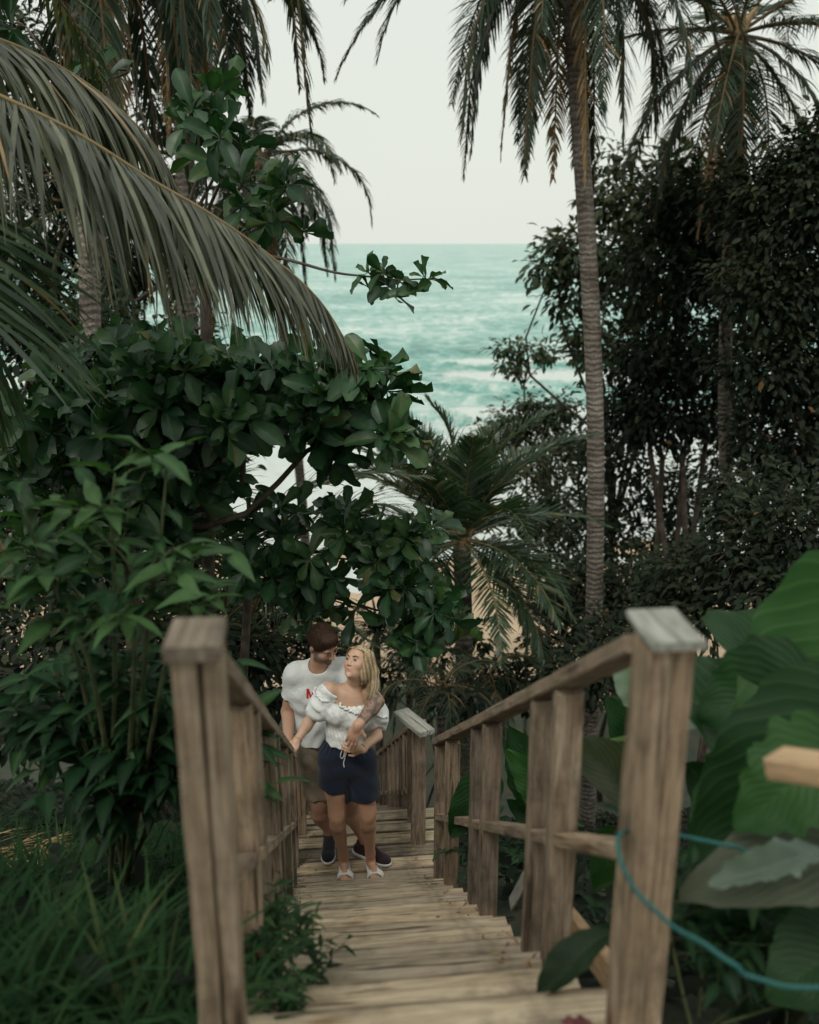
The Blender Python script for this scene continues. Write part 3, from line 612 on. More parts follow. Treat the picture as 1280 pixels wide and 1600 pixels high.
def bigleaf(label, base, ells, seed, leaf=.24, k=9, name='broadleaf_tree', mt=M_BIG, r0=.09, cat='tree', tpl=(OBOV, OBOV2, OBOV3), fork=None, crown_c=None, axbias=(0, -.25, .7), bark=M_BARK, wid=.92, grp=None, open_=(.45, 1.55)):
    """ells: (px, py, rx, ry, Y, dY, n) patches of crown given where they stand; a limb runs to each"""
    r = rng(seed); T = thing(name, base, label, cat, grp); base = np.array(base, float)
    C = [at(e[0], e[1], e[4]) for e in ells]; cc = np.mean(C, 0) if crown_c is None else np.array(crown_c)
    fork = base * .45 + cc * .55 if fork is None else np.array(fork)
    tm = MB(); tube(tm, spline([base - (0, 0, .15), base * .5 + fork * .5 + (.06, .03, 0), fork], 14), np.linspace(r0, r0 * .6, 14), 9)
    lv = MB()
    for e, c in zip(ells, C):
        limb(tm, fork, c, r0 * .26, r0 * .10, r)
        n = e[6]; pts = []
        while len(pts) < n:
            a, b_, d = r.uniform(-1, 1, 3)
            if a * a + b_ * b_ + d * d > 1 or a * a + b_ * b_ + d * d < .12: continue
            pts.append(at(e[0] + a * e[2], e[1] + b_ * e[3], e[4] + d * e[5]))
        pts = np.array(pts); ax = nrm(nrm(pts - c) * .8 + np.array(axbias) + r.normal(0, .25, (n, 3)))
        for p, x in zip(pts, ax): limb(tm, c + (p - c) * .12, p, .010, .005, r, .1, 5, 4)
        rosette(lv, pts, ax, k, leaf, r, tpl, tint=None, wid=wid, open_=open_)
    tm.build('trunk', bark, T); lv.build('crown', mt, T); return T
# the big tree whose branches reach over the couple
big_e = [(150, 585, 70, 45, 6.4, .5, 20), (250, 580, 70, 38, 6.3, .5, 20), (345, 590, 55, 32, 6.2, .5, 15), (430, 590, 50, 26, 6.2, .3, 10), (495, 610, 50, 28, 6.1, .3, 10),
         (570, 600, 45, 45, 6.0, .25, 10), (590, 680, 42, 35, 5.9, .25, 10), (530, 660, 50, 45, 6.0, .3, 12), (410, 645, 65, 32, 6.2, .5, 18), (300, 650, 80, 50, 6.2, .6, 28), (170, 660, 90, 75, 6.3, .6, 34), (60, 700, 90, 80, 6.4, .6, 26),
         (310, 740, 50, 50, 6.6, .6, 14), (220, 780, 100, 70, 6.6, .6, 28), (90, 830, 100, 80, 6.4, .6, 28)]
base = gnd(215, 6.5, 1250)
bigleaf('big-leaved tree with a dark glossy crown filling the left of the view', base, big_e, 71, leaf=.25, k=8, r0=.11, fork=at(190, 820, 6.6))
low_e = [(430, 820, 50, 30, 6.5, .3, 9), (540, 830, 45, 40, 6.3, .3, 10), (420, 885, 50, 35, 6.4, .3, 9), (500, 890, 50, 40, 6.3, .3, 10), (600, 870, 45, 40, 6.2, .25, 9), (660, 850, 32, 35, 6.1, .2, 6), (640, 930, 50, 40, 6.1, .25, 10), (690, 960, 38, 35, 6.0, .2, 7), (660, 990, 35, 25, 5.95, .2, 4), (560, 950, 20, 14, 6.2, .2, 1), (480, 945, 45, 22, 6.3, .2, 5)]
bigleaf('big-leaved sapling with bright green rosettes hanging above the heads of the couple', gnd(330, 6.9, 1200), low_e, 72, leaf=.21, k=8, r0=.05, fork=at(390, 880, 6.8), axbias=(.1, -.45, .55))
up_e = [(335, 150, 40, 30, 7.2, .3, 7), (310, 205, 45, 45, 7.2, .3, 9), (355, 215, 40, 35, 7.1, .3, 7), (400, 310, 40, 30, 7.0, .3, 6), (470, 290, 28, 20, 6.8, .2, 3), (450, 345, 42, 30, 6.8, .2, 6), (205, 110, 60, 30, 7.3, .3, 5), (40, 40, 40, 40, 7.0, .3, 5), (320, 260, 40, 30, 7.2, .3, 5), (395, 265, 30, 30, 7.2, .3, 4)]
bigleaf('tall thin big-leaved tree rising behind the hanging palm frond', gnd(300, 7.6, 1200), [(*e[:6], max(2, int(e[6] * .55))) for e in up_e], 73, leaf=.23, k=7, r0=.07, fork=at(320, 400, 7.4))
# the single branch reaching out over the sea
T = thing('branch', at(330, 400, 6.6), 'lone leafy branch of the big-leaved tree reaching out in front of the sea', 'branch')
r = rng(74); mb = MB(); P = spline([at(215, 470, 6.7), at(330, 395, 6.6), at(430, 402, 6.5), at(520, 425, 6.4), at(575, 432, 6.4), at(650, 440, 6.4)], 30); tube(mb, P, np.linspace(.018, .004, 30), 6)
pts = np.array([at(*q) for q in [(575, 425, 6.4), (598, 425, 6.35), (578, 452, 6.4), (625, 440, 6.4), (640, 455, 6.35), (618, 462, 6.4), (668, 436, 6.4), (608, 448, 6.4)]])
for p in pts: limb(mb, P[24] if p[0] < P[26][0] else P[27], p, .006, .004, r, .05, 4, 4)
mb.build('stem', M_BARK, T); lv = MB(); rosette(lv, pts, nrm(np.array([[0, -.3, .8]] * 8) + r.normal(0, .35, (8, 3))), 7, .155, r); lv.build('leaves', M_BIG, T)

# ---- small-leaved trees
def smalltree(label, base, blobs, seed, leaf=.11, per=13, clumps=38, mt=M_DARK, r0=.12, stems=1, name='leafy_tree', cat='tree', grp=None, fork=None, tpl=SMALL, spread=.16, bark=M_BARK, tb=(.15, .8), topdown=.35):
    """blobs: (px, py, r_px, Y, squash)"""
    r = rng(seed); T = thing(name, base, label, cat, grp); base = np.array(base, float)
    C = [(np.array(q[1]), q[2], .75) if q[0] is None else (at(q[0], q[1], q[3]), q[2] / FPX * q[3] * 1.03, q[4] if len(q) > 4 else .75) for q in blobs]
    cc = np.mean([c[0] for c in C], 0); fork = base * .5 + cc * .5 if fork is None else np.array(fork)
    tm = MB(); lv = MB(); forks = []
    for q in range(stems):
        f2 = fork + r.normal(0, .35, 3) * (stems > 1); b2 = base + (r.normal(0, .35, 3) * (1, 1, 0) if q else 0); forks.append(f2)
        tube(tm, spline([b2 - (0, 0, .3), b2 * .5 + f2 * .5 + r.normal(0, .12, 3), f2], 14), np.linspace(r0, r0 * .55, 14), 8)
    for q, (c, rad, sq) in enumerate(C):
        limb(tm, forks[q % stems], c, r0 * .42, r0 * .12, r, .14)
        n = max(6, int(clumps * (rad / .9) ** 1.6)); u = nrm(r.normal(0, 1, (n, 3))); rr = rad * r.uniform(.35, 1.08, n) ** .7
        pos = c + u * rr[:, None] * np.array((1, 1, sq)); lump = vn(pos[:, 0] * 1.1 + pos[:, 1], pos[:, 2] * 1.6, 1.7 / max(rad, .5), seed)
        keep = lump > -.9; pos, u = pos[keep], u[keep]
        for p in pos[::3]: limb(tm, c, p, r0 * .10, .006, r, .12, 5, 4)
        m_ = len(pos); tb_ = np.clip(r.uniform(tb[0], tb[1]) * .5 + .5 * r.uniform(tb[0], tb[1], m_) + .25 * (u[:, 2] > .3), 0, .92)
        P = np.repeat(pos, per, 0) + r.normal(0, spread, (m_ * per, 3)) * (1, 1, .7)
        off = P - np.repeat(pos, per, 0); d = nrm(np.repeat(u, per, 0) * .5 + off / spread * .8 + r.normal(0, .3, (m_ * per, 3)) + (0, 0, -topdown)); nr = nrm(off / spread * .35 + r.normal(0, .28, (m_ * per, 3)) + (0, -.1, 1))
        tn = np.clip(np.repeat(tb_, per) + r.normal(0, .1, m_ * per), 0, .9); tn = np.where(r.random(len(tn)) < .006, 1, tn)
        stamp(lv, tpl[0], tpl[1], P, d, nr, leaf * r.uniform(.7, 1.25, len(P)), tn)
    tm.build('trunk', bark, T); lv.build('crown', mt, T); return T
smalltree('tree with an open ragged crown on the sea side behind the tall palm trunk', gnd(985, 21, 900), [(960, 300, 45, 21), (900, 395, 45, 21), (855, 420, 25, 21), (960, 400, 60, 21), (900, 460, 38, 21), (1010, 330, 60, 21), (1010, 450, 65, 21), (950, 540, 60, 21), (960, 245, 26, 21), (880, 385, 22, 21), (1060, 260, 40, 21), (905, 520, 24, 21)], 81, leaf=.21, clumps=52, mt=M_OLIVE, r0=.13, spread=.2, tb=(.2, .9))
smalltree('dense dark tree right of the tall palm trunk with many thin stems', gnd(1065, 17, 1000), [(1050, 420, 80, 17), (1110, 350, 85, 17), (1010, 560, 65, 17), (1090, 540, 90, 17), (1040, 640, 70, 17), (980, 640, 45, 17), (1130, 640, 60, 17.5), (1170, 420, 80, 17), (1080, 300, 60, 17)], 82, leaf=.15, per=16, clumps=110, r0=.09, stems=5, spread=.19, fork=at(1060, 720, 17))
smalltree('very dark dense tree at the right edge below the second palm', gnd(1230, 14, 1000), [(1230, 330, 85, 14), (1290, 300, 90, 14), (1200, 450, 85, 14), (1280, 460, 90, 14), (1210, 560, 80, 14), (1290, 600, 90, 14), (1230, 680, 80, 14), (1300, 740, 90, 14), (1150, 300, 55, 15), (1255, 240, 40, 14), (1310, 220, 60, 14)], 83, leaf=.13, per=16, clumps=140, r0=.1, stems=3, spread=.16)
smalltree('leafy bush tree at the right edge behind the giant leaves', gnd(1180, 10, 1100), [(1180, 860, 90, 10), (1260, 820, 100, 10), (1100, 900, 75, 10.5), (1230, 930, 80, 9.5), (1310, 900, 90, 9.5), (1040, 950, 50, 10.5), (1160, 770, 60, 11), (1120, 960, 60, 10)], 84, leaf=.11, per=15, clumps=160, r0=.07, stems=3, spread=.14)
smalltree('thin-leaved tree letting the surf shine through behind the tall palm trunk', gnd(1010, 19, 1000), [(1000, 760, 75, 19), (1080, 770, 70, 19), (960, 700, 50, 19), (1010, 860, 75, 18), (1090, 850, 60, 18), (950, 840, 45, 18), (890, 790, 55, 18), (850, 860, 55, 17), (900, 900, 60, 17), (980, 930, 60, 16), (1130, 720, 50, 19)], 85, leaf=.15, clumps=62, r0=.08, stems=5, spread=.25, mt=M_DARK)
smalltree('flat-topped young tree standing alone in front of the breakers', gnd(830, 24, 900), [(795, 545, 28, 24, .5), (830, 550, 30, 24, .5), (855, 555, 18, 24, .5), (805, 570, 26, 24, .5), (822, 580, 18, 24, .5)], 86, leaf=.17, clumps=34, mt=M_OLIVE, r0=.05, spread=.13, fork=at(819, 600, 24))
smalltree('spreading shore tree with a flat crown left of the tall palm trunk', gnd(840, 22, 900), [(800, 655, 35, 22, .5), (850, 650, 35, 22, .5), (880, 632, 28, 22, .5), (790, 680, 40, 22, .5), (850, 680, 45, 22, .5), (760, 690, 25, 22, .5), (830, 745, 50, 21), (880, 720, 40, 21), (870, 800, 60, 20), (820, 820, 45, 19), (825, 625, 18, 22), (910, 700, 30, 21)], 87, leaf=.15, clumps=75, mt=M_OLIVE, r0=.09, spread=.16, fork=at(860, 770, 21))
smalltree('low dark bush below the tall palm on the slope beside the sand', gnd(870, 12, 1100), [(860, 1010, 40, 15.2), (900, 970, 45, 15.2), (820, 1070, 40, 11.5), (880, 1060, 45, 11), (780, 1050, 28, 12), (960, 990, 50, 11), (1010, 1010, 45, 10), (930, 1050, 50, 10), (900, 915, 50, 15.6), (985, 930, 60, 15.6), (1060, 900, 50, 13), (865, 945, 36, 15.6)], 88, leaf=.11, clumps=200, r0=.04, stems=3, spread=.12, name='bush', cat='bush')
# left backdrop trees
smalltree('dark tree between the palm trunks at the upper left edge', gnd(30, 16, 900), [(20, 60, 60, 16), (90, 130, 45, 16), (10, 200, 70, 16), (60, 330, 80, 16), (180, 400, 75, 16), (120, 250, 70, 16), (230, 300, 55, 17), (10, 420, 80, 16), (250, 180, 40, 17), (200, 90, 35, 17)], 91, leaf=.15, clumps=95, r0=.12, spread=.2)
smalltree('dark tree filling the slope behind the big-leaved tree', gnd(180, 12, 1000), [(60, 520, 90, 12), (160, 560, 90, 12), (270, 560, 70, 12.5), (60, 680, 110, 12), (190, 700, 110, 11.5), (300, 700, 70, 11.5), (60, 850, 110, 11), (200, 850, 110, 11), (310, 830, 60, 11), (340, 620, 50, 12)], 92, leaf=.13, per=15, clumps=130, r0=.1, stems=2, spread=.17)
smalltree('dark undergrowth bush below the left trees behind the leafy shrub', gnd(180, 8.2, 1200), [(60, 1010, 110, 8.2), (180, 1010, 110, 8), (300, 1010, 80, 8), (380, 1020, 60, 8.3), (60, 1110, 80, 7), (420, 1090, 35, 8.5), (300, 1100, 60, 7)], 93, leaf=.11, clumps=190, r0=.04, stems=3, spread=.13, name='bush', cat='bush')
smalltree('small bush between the landing railing and the young palms', gnd(650, 14, 1000), [(640, 1010, 30, 14), (690, 1010, 30, 14), (740, 1000, 28, 14), (610, 1060, 22, 12), (735, 1090, 30, 10)], 94, leaf=.14, clumps=60, r0=.03, stems=2, spread=.12, name='bush', cat='bush')

smalltree('dark bush screening the beach behind the shoulder of the man', gnd(460, 15, 1100), [(400, 980, 45, 15), (450, 1000, 45, 15), (500, 1010, 40, 15), (540, 1040, 35, 15), (400, 920, 45, 15), (455, 945, 36, 15), (350, 950, 60, 15), (640, 965, 26, 15), (680, 950, 30, 15)], 97, leaf=.14, clumps=90, r0=.04, stems=3, spread=.13, name='bush', cat='bush')
# ---- the blurred shrub close on the left
def shrub(label, base, stems, seed, leaf, nl, mt=M_BUSH, tpl=LANC, name='leafy_shrub', rad=.012, drop=.5, tb=(.3, .95), tw=9, twl=.3):
    """stems: lists of pixel points; leaves sit in pairs along the upper part of each"""
    r = rng(seed); ntw = tw; T = thing(name, base, label, 'shrub'); sm_ = MB(); lv = MB()
    for st in stems:
        P = spline([base + r.normal(0, .05, 3) * (1, 1, 0)] + [at(*q) for q in st], 30); tube(sm_, P, np.linspace(rad, rad * .3, 30), 6)
        tw = []
        for q in range(ntw):
            i = r.integers(12, 29); e = P[i] + nrm(r.normal(0, 1, 3) * (1, 1, .5) + (0, -.2, .5)) * r.uniform(.33, 1) * twl; tw.append(limb(sm_, P[i], e, rad * .35, rad * .2, r, .1, 8, 5))
        tw.append(P[16:])
        for t_ in tw:
            n = nl; i = np.linspace(1, len(t_) - 1, n).astype(int); p = t_[i]; ax = nrm(np.gradient(t_, axis=0))[i]
            an = np.arange(n) * 2.4 + r.uniform(0, 6); out_ = np.stack([np.cos(an), np.sin(an), 0 * an + .25], -1)
            d = nrm(out_ + ax * .5 + r.normal(0, .2, (n, 3)) + (0, 0, -drop * .3)); nr = nrm(np.array((0, 0, 1.)) + out_ * .3 + r.normal(0, .25, (n, 3)))
            stamp(lv, tpl[0], tpl[1], p, d, nr, leaf * r.uniform(.7, 1.2, n), np.clip(r.uniform(*tb) + r.normal(0, .1, n), 0, 1), 1.12, tpl[2] if len(tpl) > 2 else 0.0)
    sm_.build('stem', M_STEM, T); lv.build('foliage', mt, T); return T
b1 = gnd(190, 3.5, 1350)
shrub('tall shrub with long drooping bright green leaves standing close on the left', b1, [[(180, 1000, 3.1), (175, 820, 3.0), (180, 740, 3.0)], [(230, 1000, 3.0), (250, 850, 3.0), (262, 715, 3.0)], [(120, 1030, 3.1), (60, 860, 3.05), (30, 775, 3.0)],
    [(210, 1040, 2.95), (200, 930, 2.9), (240, 880, 2.9)], [(150, 1080, 3.0), (100, 960, 2.95), (80, 900, 2.9)], [(250, 1080, 3.0), (290, 960, 2.95), (300, 880, 2.95)]], 101, .155, 5, tw=5)
shrub('dark leafy shrub low on the left beside the newel post', b1 + (-.1, .2, 0), [[(150, 1220, 3.4), (130, 1120, 3.4), (100, 1060, 3.4)], [(230, 1200, 3.3), (240, 1100, 3.3), (280, 1050, 3.3)], [(190, 1200, 3.3), (180, 1100, 3.2), (190, 1040, 3.2)], [(260, 1240, 3.3), (280, 1170, 3.3), (300, 1120, 3.3)], [(110, 1240, 3.5), (70, 1140, 3.5), (50, 1090, 3.5)], [(160, 1290, 3.3), (150, 1220, 3.2), (120, 1180, 3.2)], [(230, 1290, 3.3), (240, 1230, 3.2), (230, 1180, 3.2)]], 102, .16, 8, tb=(.0, .5), tw=10)
shrub('leafy twig with hanging dark leaves growing over the left handrail', gnd(392, 3.7, 1300), [[(380, 1240, 3.35), (385, 1160, 3.3), (405, 1105, 3.3)], [(385, 1280, 3.3), (395, 1220, 3.25), (412, 1190, 3.25)], [(360, 1200, 3.5), (360, 1060, 3.4), (352, 1020, 3.4)]], 103, .15, 3, tb=(.2, .7), rad=.008, tw=3, twl=.12)
shrub('feathery weed growing over the treads beside the left newel post', gnd(400, 2.4, 1500), [[(425, 1560, 2.25), (430, 1500, 2.3), (432, 1450, 2.35)], [(420, 1540, 2.2), (450, 1490, 2.3), (470, 1450, 2.4)], [(400, 1560, 2.2), (395, 1480, 2.3), (400, 1410, 2.4)], [(440, 1580, 2.2), (480, 1540, 2.3), (495, 1490, 2.3)], [(430, 1590, 2.1), (450, 1560, 2.1), (470, 1570, 2.1)], [(400, 1500, 2.5), (425, 1440, 2.5), (435, 1420, 2.5)]], 104, .048, 12, twl=.2, tpl=NARROW, name='weed', rad=.005, tb=(.3, .9))
# ---- grass on the left bank
r = rng(111); mb = MB(); n = 26000
gx = r.uniform(-3.6, -.42, n); gy = 1.1 + r.uniform(0, 1, n) ** 1.3 * 6.4; keep = (gx - .233 + .1011 * gy) < -.52 - .06 * r.random(n); gx, gy = gx[keep], gy[keep]; n = len(gx)
tuft = vn(gx, gy, 3.1, 5); hgt = np.clip(.16 + .07 * tuft, .07, .34) * r.uniform(.6, 1.3, n) * np.interp(gy, (1, 3, 6), (.9, 1.1, .8))
p = np.stack([gx, gy, ground_z(gx, gy) - .01], -1); az = r.uniform(0, 6.28, n) + .8 * vn(gx, gy, 1.3, 6)
d = np.stack([np.cos(az) * .55, np.sin(az) * .55 - .1, np.ones(n)], -1)
BL = (np.array([(0, -.03, 0), (0, .03, 0), (.4, -.028, -.04), (.4, .028, -.04), (.75, -.018, -.2), (.75, .018, -.2), (1, -.002, -.5), (1, .002, -.5)]), np.array([(0, 1, 3, 2), (2, 3, 5, 4), (4, 5, 7, 6)]))
stamp(mb, BL[0], BL[1], p, d, nrm(np.stack([np.cos(az + 3.14), np.sin(az + 3.14), .4 + 0 * az], -1)), hgt * 1.35, np.clip(.45 + .18 * tuft + r.normal(0, .15, n), 0, 1), .75)
tag(mb.build('grass', M_GRASS), 'long green grass growing thick on the bank left of the stairs', 'grass', kind='stuff')
# ground cover further down both sides: small leaves hugging the slope
r = rng(112); mb = MB(); n = 30000
gx = r.uniform(-9, 8, n); gy = r.uniform(2, 16, n); tt_ = gx - .233 + .1011 * gy; keep = (np.abs(tt_) > .62); gx, gy = gx[keep], gy[keep]; n = len(gx)
p = np.stack([gx, gy, ground_z(gx, gy) + r.uniform(0, .22, n)], -1)
stamp(mb, SMALL[0], SMALL[1], p, r.normal(0, 1, (n, 3)) * (1, 1, .4) + (0, 0, .2), nrm(r.normal(0, .4, (n, 3)) + (0, 0, 1)), r.uniform(.06, .14, n), r.uniform(.05, .8, n))
tag(mb.build('ground_cover', M_DARK), 'dark creeping leaves and litter covering the slope', 'ground cover', kind='stuff')

# ---- giant-leaved plants right of the railing
def big_leaf_mat(name, c1, c2, vein, rough=.5, trans=.22):
    m, t, b = mat(name); b.inputs['Specular IOR Level'].default_value = .22; uv = N(t, 'ShaderNodeUVMap'); sp = N(t, 'ShaderNodeSeparateXYZ'); t.links.new(uv.outputs[0], sp.inputs[0])
    # side veins run obliquely from the midrib
    ab = N(t, 'ShaderNodeMath'); ab.operation = 'ABSOLUTE'; t.links.new(sp.outputs[1], ab.inputs[0])
    mm = N(t, 'ShaderNodeMath'); mm.operation = 'MULTIPLY_ADD'; mm.inputs[1].default_value = -.55; t.links.new(ab.outputs[0], mm.inputs[0]); t.links.new(sp.outputs[0], mm.inputs[2])
    fr = N(t, 'ShaderNodeMath'); fr.operation = 'MULTIPLY'; fr.inputs[1].default_value = 10; t.links.new(mm.outputs[0], fr.inputs[0])
    f2 = N(t, 'ShaderNodeMath'); f2.operation = 'PINGPONG'; f2.inputs[1].default_value = .5; t.links.new(fr.outputs[0], f2.inputs[0])
    n1 = noise(t, 5, 5, coords(t)); c = ramp(t, n1, [(.3, c1), (.7, c2)])
    c = mixc(t, ramp(t, f2.outputs[0], [(.0, (.9, .9, .9)), (.07, (.35, .35, .35)), (.16, (0, 0, 0))]), c, vein)
    c = mixc(t, ramp(t, ab.outputs[0], [(.0, (.8, .8, .8)), (.03, (0, 0, 0))]), c, vein)
    t.links.new(c, b.inputs['Base Color']); b.inputs['Roughness'].default_value = rough
    bump(t, b, f2.outputs[0], .3, .008)
    tr = N(t, 'ShaderNodeBsdfTranslucent'); t.links.new(mixc(t, 1.0, c, (1.2, 1.6, .5), 'MULTIPLY'), tr.inputs['Color'])
    ms = N(t, 'ShaderNodeMixShader'); ms.inputs[0].default_value = trans; t.links.new(b.outputs[0], ms.inputs[1]); t.links.new(tr.outputs[0], ms.inputs[2]); t.links.new(ms.outputs[0], t.nodes['Material Output'].inputs[0]); return m
M_EAR = big_leaf_mat('giant_leaf', (.010, .034, .012), (.018, .055, .017), (.032, .078, .026))
M_EARP = big_leaf_mat('torn_leaf_reflection', (.10, .145, .115), (.18, .235, .195), (.22, .26, .21), .5)  # pale reflection on the torn leaf, painted as its colour
M_EARD = big_leaf_mat('dark_fallen_leaf', (.010, .022, .010), (.02, .04, .016), (.02, .035, .015))
M_EARB = big_leaf_mat('bright_giant_leaf', (.018, .062, .015), (.030, .088, .020), (.045, .11, .032))
M_EARG = big_leaf_mat('pale_leaf_underside', (.065, .075, .052), (.10, .115, .08), (.13, .15, .10), .6)
M_EARW = big_leaf_mat('waxy_pale_leaf', (.20, .27, .23), (.32, .39, .34), (.38, .43, .37), .5)
def ear(root, tip, nr, w, material, parent, seed, stalk=None, shape='heart', droop=.15, label=None, ragged=.03):
    """one giant leaf: blade from root (stalk joint) to tip, nr the way its face looks"""
    r = rng(seed); root, tip = np.array(root, float), np.array(tip, float); L = np.linalg.norm(tip - root); d = (tip - root) / L; s = nrm(np.cross(nr, d)); n_ = np.cross(d, s)
    nx, ny = 30, 17; V = []; UV = []
    ph = r.uniform(0, 6)
    for i in range(nx):
        x = i / (nx - 1)
        hw = (math.sin(min(1, x * 1.0) ** .62 * math.pi * .97 + .05) ** .75) * (1 - .25 * x) if shape == 'heart' else math.sin(x * math.pi * .97 + .04) ** .6
        for j in range(ny):
            y = -1 + 2 * j / (ny - 1); rg = 1 + ragged * math.sin(x * 31 + ph + y) + ragged * r.normal(0, .6) * (abs(y) > .9)
            bx = x - (.22 * abs(y) ** 1.5 * max(0, 1 - x * 2.2) if shape == 'heart' else 0)
            z = .13 * abs(y) ** 1.2 * hw - droop * x * x + .011 * math.sin(x * 22 - abs(y) * 5 + ph) * abs(y) + .03 * math.sin(x * 7 + ph * 2 + y * 2)
            V.append(root + L * (d * bx + s * y * hw * w / L * rg + n_ * z)); UV.append((x, y))
    i = np.arange(nx - 1)[:, None] * ny; j = np.arange(ny - 1)[None]; Q = np.stack([i + j, i + j + 1, i + ny + j + 1, i + ny + j], -1).reshape(-1, 4)
    o = mesh_obj('leaf', V, Q, [], material, parent); uvl = o.data.uv_layers.new(name='UVMap'); UV = np.array(UV, np.float32); vi = np.zeros(len(o.data.loops), np.int32); o.data.loops.foreach_get('vertex_index', vi); uvl.data.foreach_set('uv', UV[vi].ravel())
    if stalk is not None:
        mb = MB(); a = np.array(stalk, float); tube(mb, spline([a, a * .5 + root * .5 + r.normal(0, .04, 3), root], 14), np.linspace(.022, .011, 14), 8); mb.build('stalk', M_STEM, o)
    if label: o['label'] = label
    return o
g1 = gnd(1250, 2.6, 1400)
E = thing('elephant_ear_plant', g1, 'giant-leaved plant filling the lower right corner beside the newel post', 'plant')
ear(at(1330, 1130, 2.3), at(1075, 1370, 2.25), (-.25, -.75, .6), .25, M_EAR, E, 1, g1)
ear(at(1420, 965, 2.5), at(1150, 1220, 2.4), (-.35, -.8, .55), .34, M_EARB, E, 2, g1, label='brightest giant leaf rising at the right edge')
ear(at(1200, 1180, 2.6), at(1010, 1010, 2.7), (.1, -.4, .9), .22, M_EAR, E, 3, g1)
ear(at(1330, 1230, 2.4), at(1130, 1440, 2.2), (-.2, -.8, .5), .26, M_EAR, E, 4, g1)
ear(at(1380, 1330, 1.95), at(1075, 1345, 1.95), (-.1, -.35, .9), .17, M_EARG, E, 5, g1, droop=.35, label='grey green leaf bent over with a torn edge')
ear(at(1290, 1330, 1.9), at(1110, 1375, 1.88), (.0, -.5, .86), .042, M_EARP, E, 6, None, shape='oval', label='pale reflection on a torn leaf, painted as a patch', ragged=.12)
ear(at(1290, 1100, 2.9), at(1120, 950, 3.0), (.1, -.6, .8), .25, M_EAR, E, 7, g1)
ear(at(1300, 1180, 2.05), at(1150, 1290, 1.98), (-.3, -.7, .7), .15, M_EARB, E, 10, g1, ragged=.08)
ear(at(1240, 1060, 2.5), at(1085, 1120, 2.55), (.1, -.7, .7), .16, M_EAR, E, 11, g1, ragged=.05)
ear(at(1310, 1480, 1.95), at(1200, 1560, 1.9), (-.2, -.6, .8), .13, M_EAR, E, 12, g1)
ear(at(1150, 1230, 2.6), at(1080, 1300, 2.5), (-.4, -.7, .6), .10, M_EARB, E, 13, g1)
ear(at(1250, 1380, 2.7), at(1090, 1200, 2.8), (-.1, -.8, .6), .25, M_EAR, E, 8, g1)
ear(at(1180, 1560, 2.5), at(1080, 1420, 2.6), (-.1, -.8, .6), .15, M_EAR, E, 9, g1)
g2 = gnd(975, 3.3, 1400)
E = thing('elephant_ear_plant', g2, 'giant-leaved plant with a grey leaf underside pressing through the railing', 'plant')
ear(at(1010, 1250, 3.0), at(905, 1160, 2.62), (.5, -.8, .3), .14, M_EARG, E, 21, g2, label='grey underside of a leaf between the posts')
ear(at(960, 1310, 3.0), at(935, 1395, 2.9), (.2, -.9, .3), .10, M_EARB, E, 22, g2)
ear(at(1000, 1150, 3.2), at(1110, 1080, 2.6), (-.3, -.5, .8), .16, M_EARW, E, 23, g2, label='pale waxy leaf behind the newel post cap')
ear(at(1010, 1080, 2.9), at(965, 1040, 2.8), (-.3, -.8, .4), .09, M_EARW, E, 24, g2)
ear(at(1020, 1170, 3.4), at(960, 1100, 3.3), (-.2, -.9, .4), .16, M_EAR, E, 25, g2)
g3 = gnd(860, 4.6, 1300)
E = thing('elephant_ear_plant', g3, 'giant-leaved plant with two light green leaves behind the middle of the right railing', 'plant')
ear(at(860, 1230, 4.5), at(800, 1150, 4.4), (-.2, -.9, .4), .20, M_EAR, E, 31, g3)
ear(at(870, 1250, 4.3), at(795, 1180, 4.25), (-.2, -.9, .35), .13, M_EARB, E, 32, g3, label='light green leaf showing between two posts')
ear(at(880, 1300, 4.5), at(800, 1260, 4.4), (-.2, -.9, .4), .14, M_EAR, E, 33, g3)
ear(at(850, 1480, 3.8), at(800, 1400, 3.9), (-.3, -.8, .5), .12, M_EAR, E, 34, g3)
g4 = gnd(775, 5.0, 1350)
E = thing('elephant_ear_plant', g4, 'plant with one round dark leaf poking over the mid rail of the right railing', 'plant')
ear(at(762, 1222, 4.25), at(700, 1312, 4.2), (-.25, -.9, .35), .125, M_EAR, E, 41, g4, label='round dark leaf in front of the posts')
ear(at(765, 1290, 4.3), at(735, 1350, 4.25), (-.1, -.9, .4), .06, M_EARG, E, 42, g4)
shrub('weedy dark undergrowth under the right railing', gnd(800, 4.6, 1350), [[(790, 1390, 4.4), (800, 1340, 4.4), (790, 1300, 4.4)], [(840, 1400, 4.0), (850, 1350, 4.0), (870, 1320, 4.0)], [(740, 1400, 4.6), (745, 1350, 4.6), (735, 1310, 4.6)]], 105, .08, 7, tb=(0, .5), rad=.006)
g5 = gnd(1080, 2.1, 1500)
shrub('tangled dark weeds behind the foot of the right newel post', g5, [[(1100, 1500, 2.2), (1120, 1440, 2.2), (1110, 1400, 2.2)], [(1060, 1520, 2.1), (1050, 1450, 2.2), (1070, 1400, 2.3)], [(1180, 1540, 2.2), (1200, 1480, 2.2), (1230, 1450, 2.2)], [(1240, 1560, 2.1), (1250, 1520, 2.1), (1270, 1480, 2.1)]], 106, .09, 6, tb=(0, .4), rad=.006)
# fallen leaf lying on the treads at the foot of the right post
g6 = stair(2.02, .46, Z_TOP - RISE + .01)
E = thing('fallen_leaf', g6, 'dark fallen leaf leaning on the top treads beside the right newel post', 'leaf')
ear(stair(2.02, .52, -1.75), stair(1.95, .29, -1.866), (-.3, -.3, .9), .05, M_EARD, E, 51, None, shape='oval')
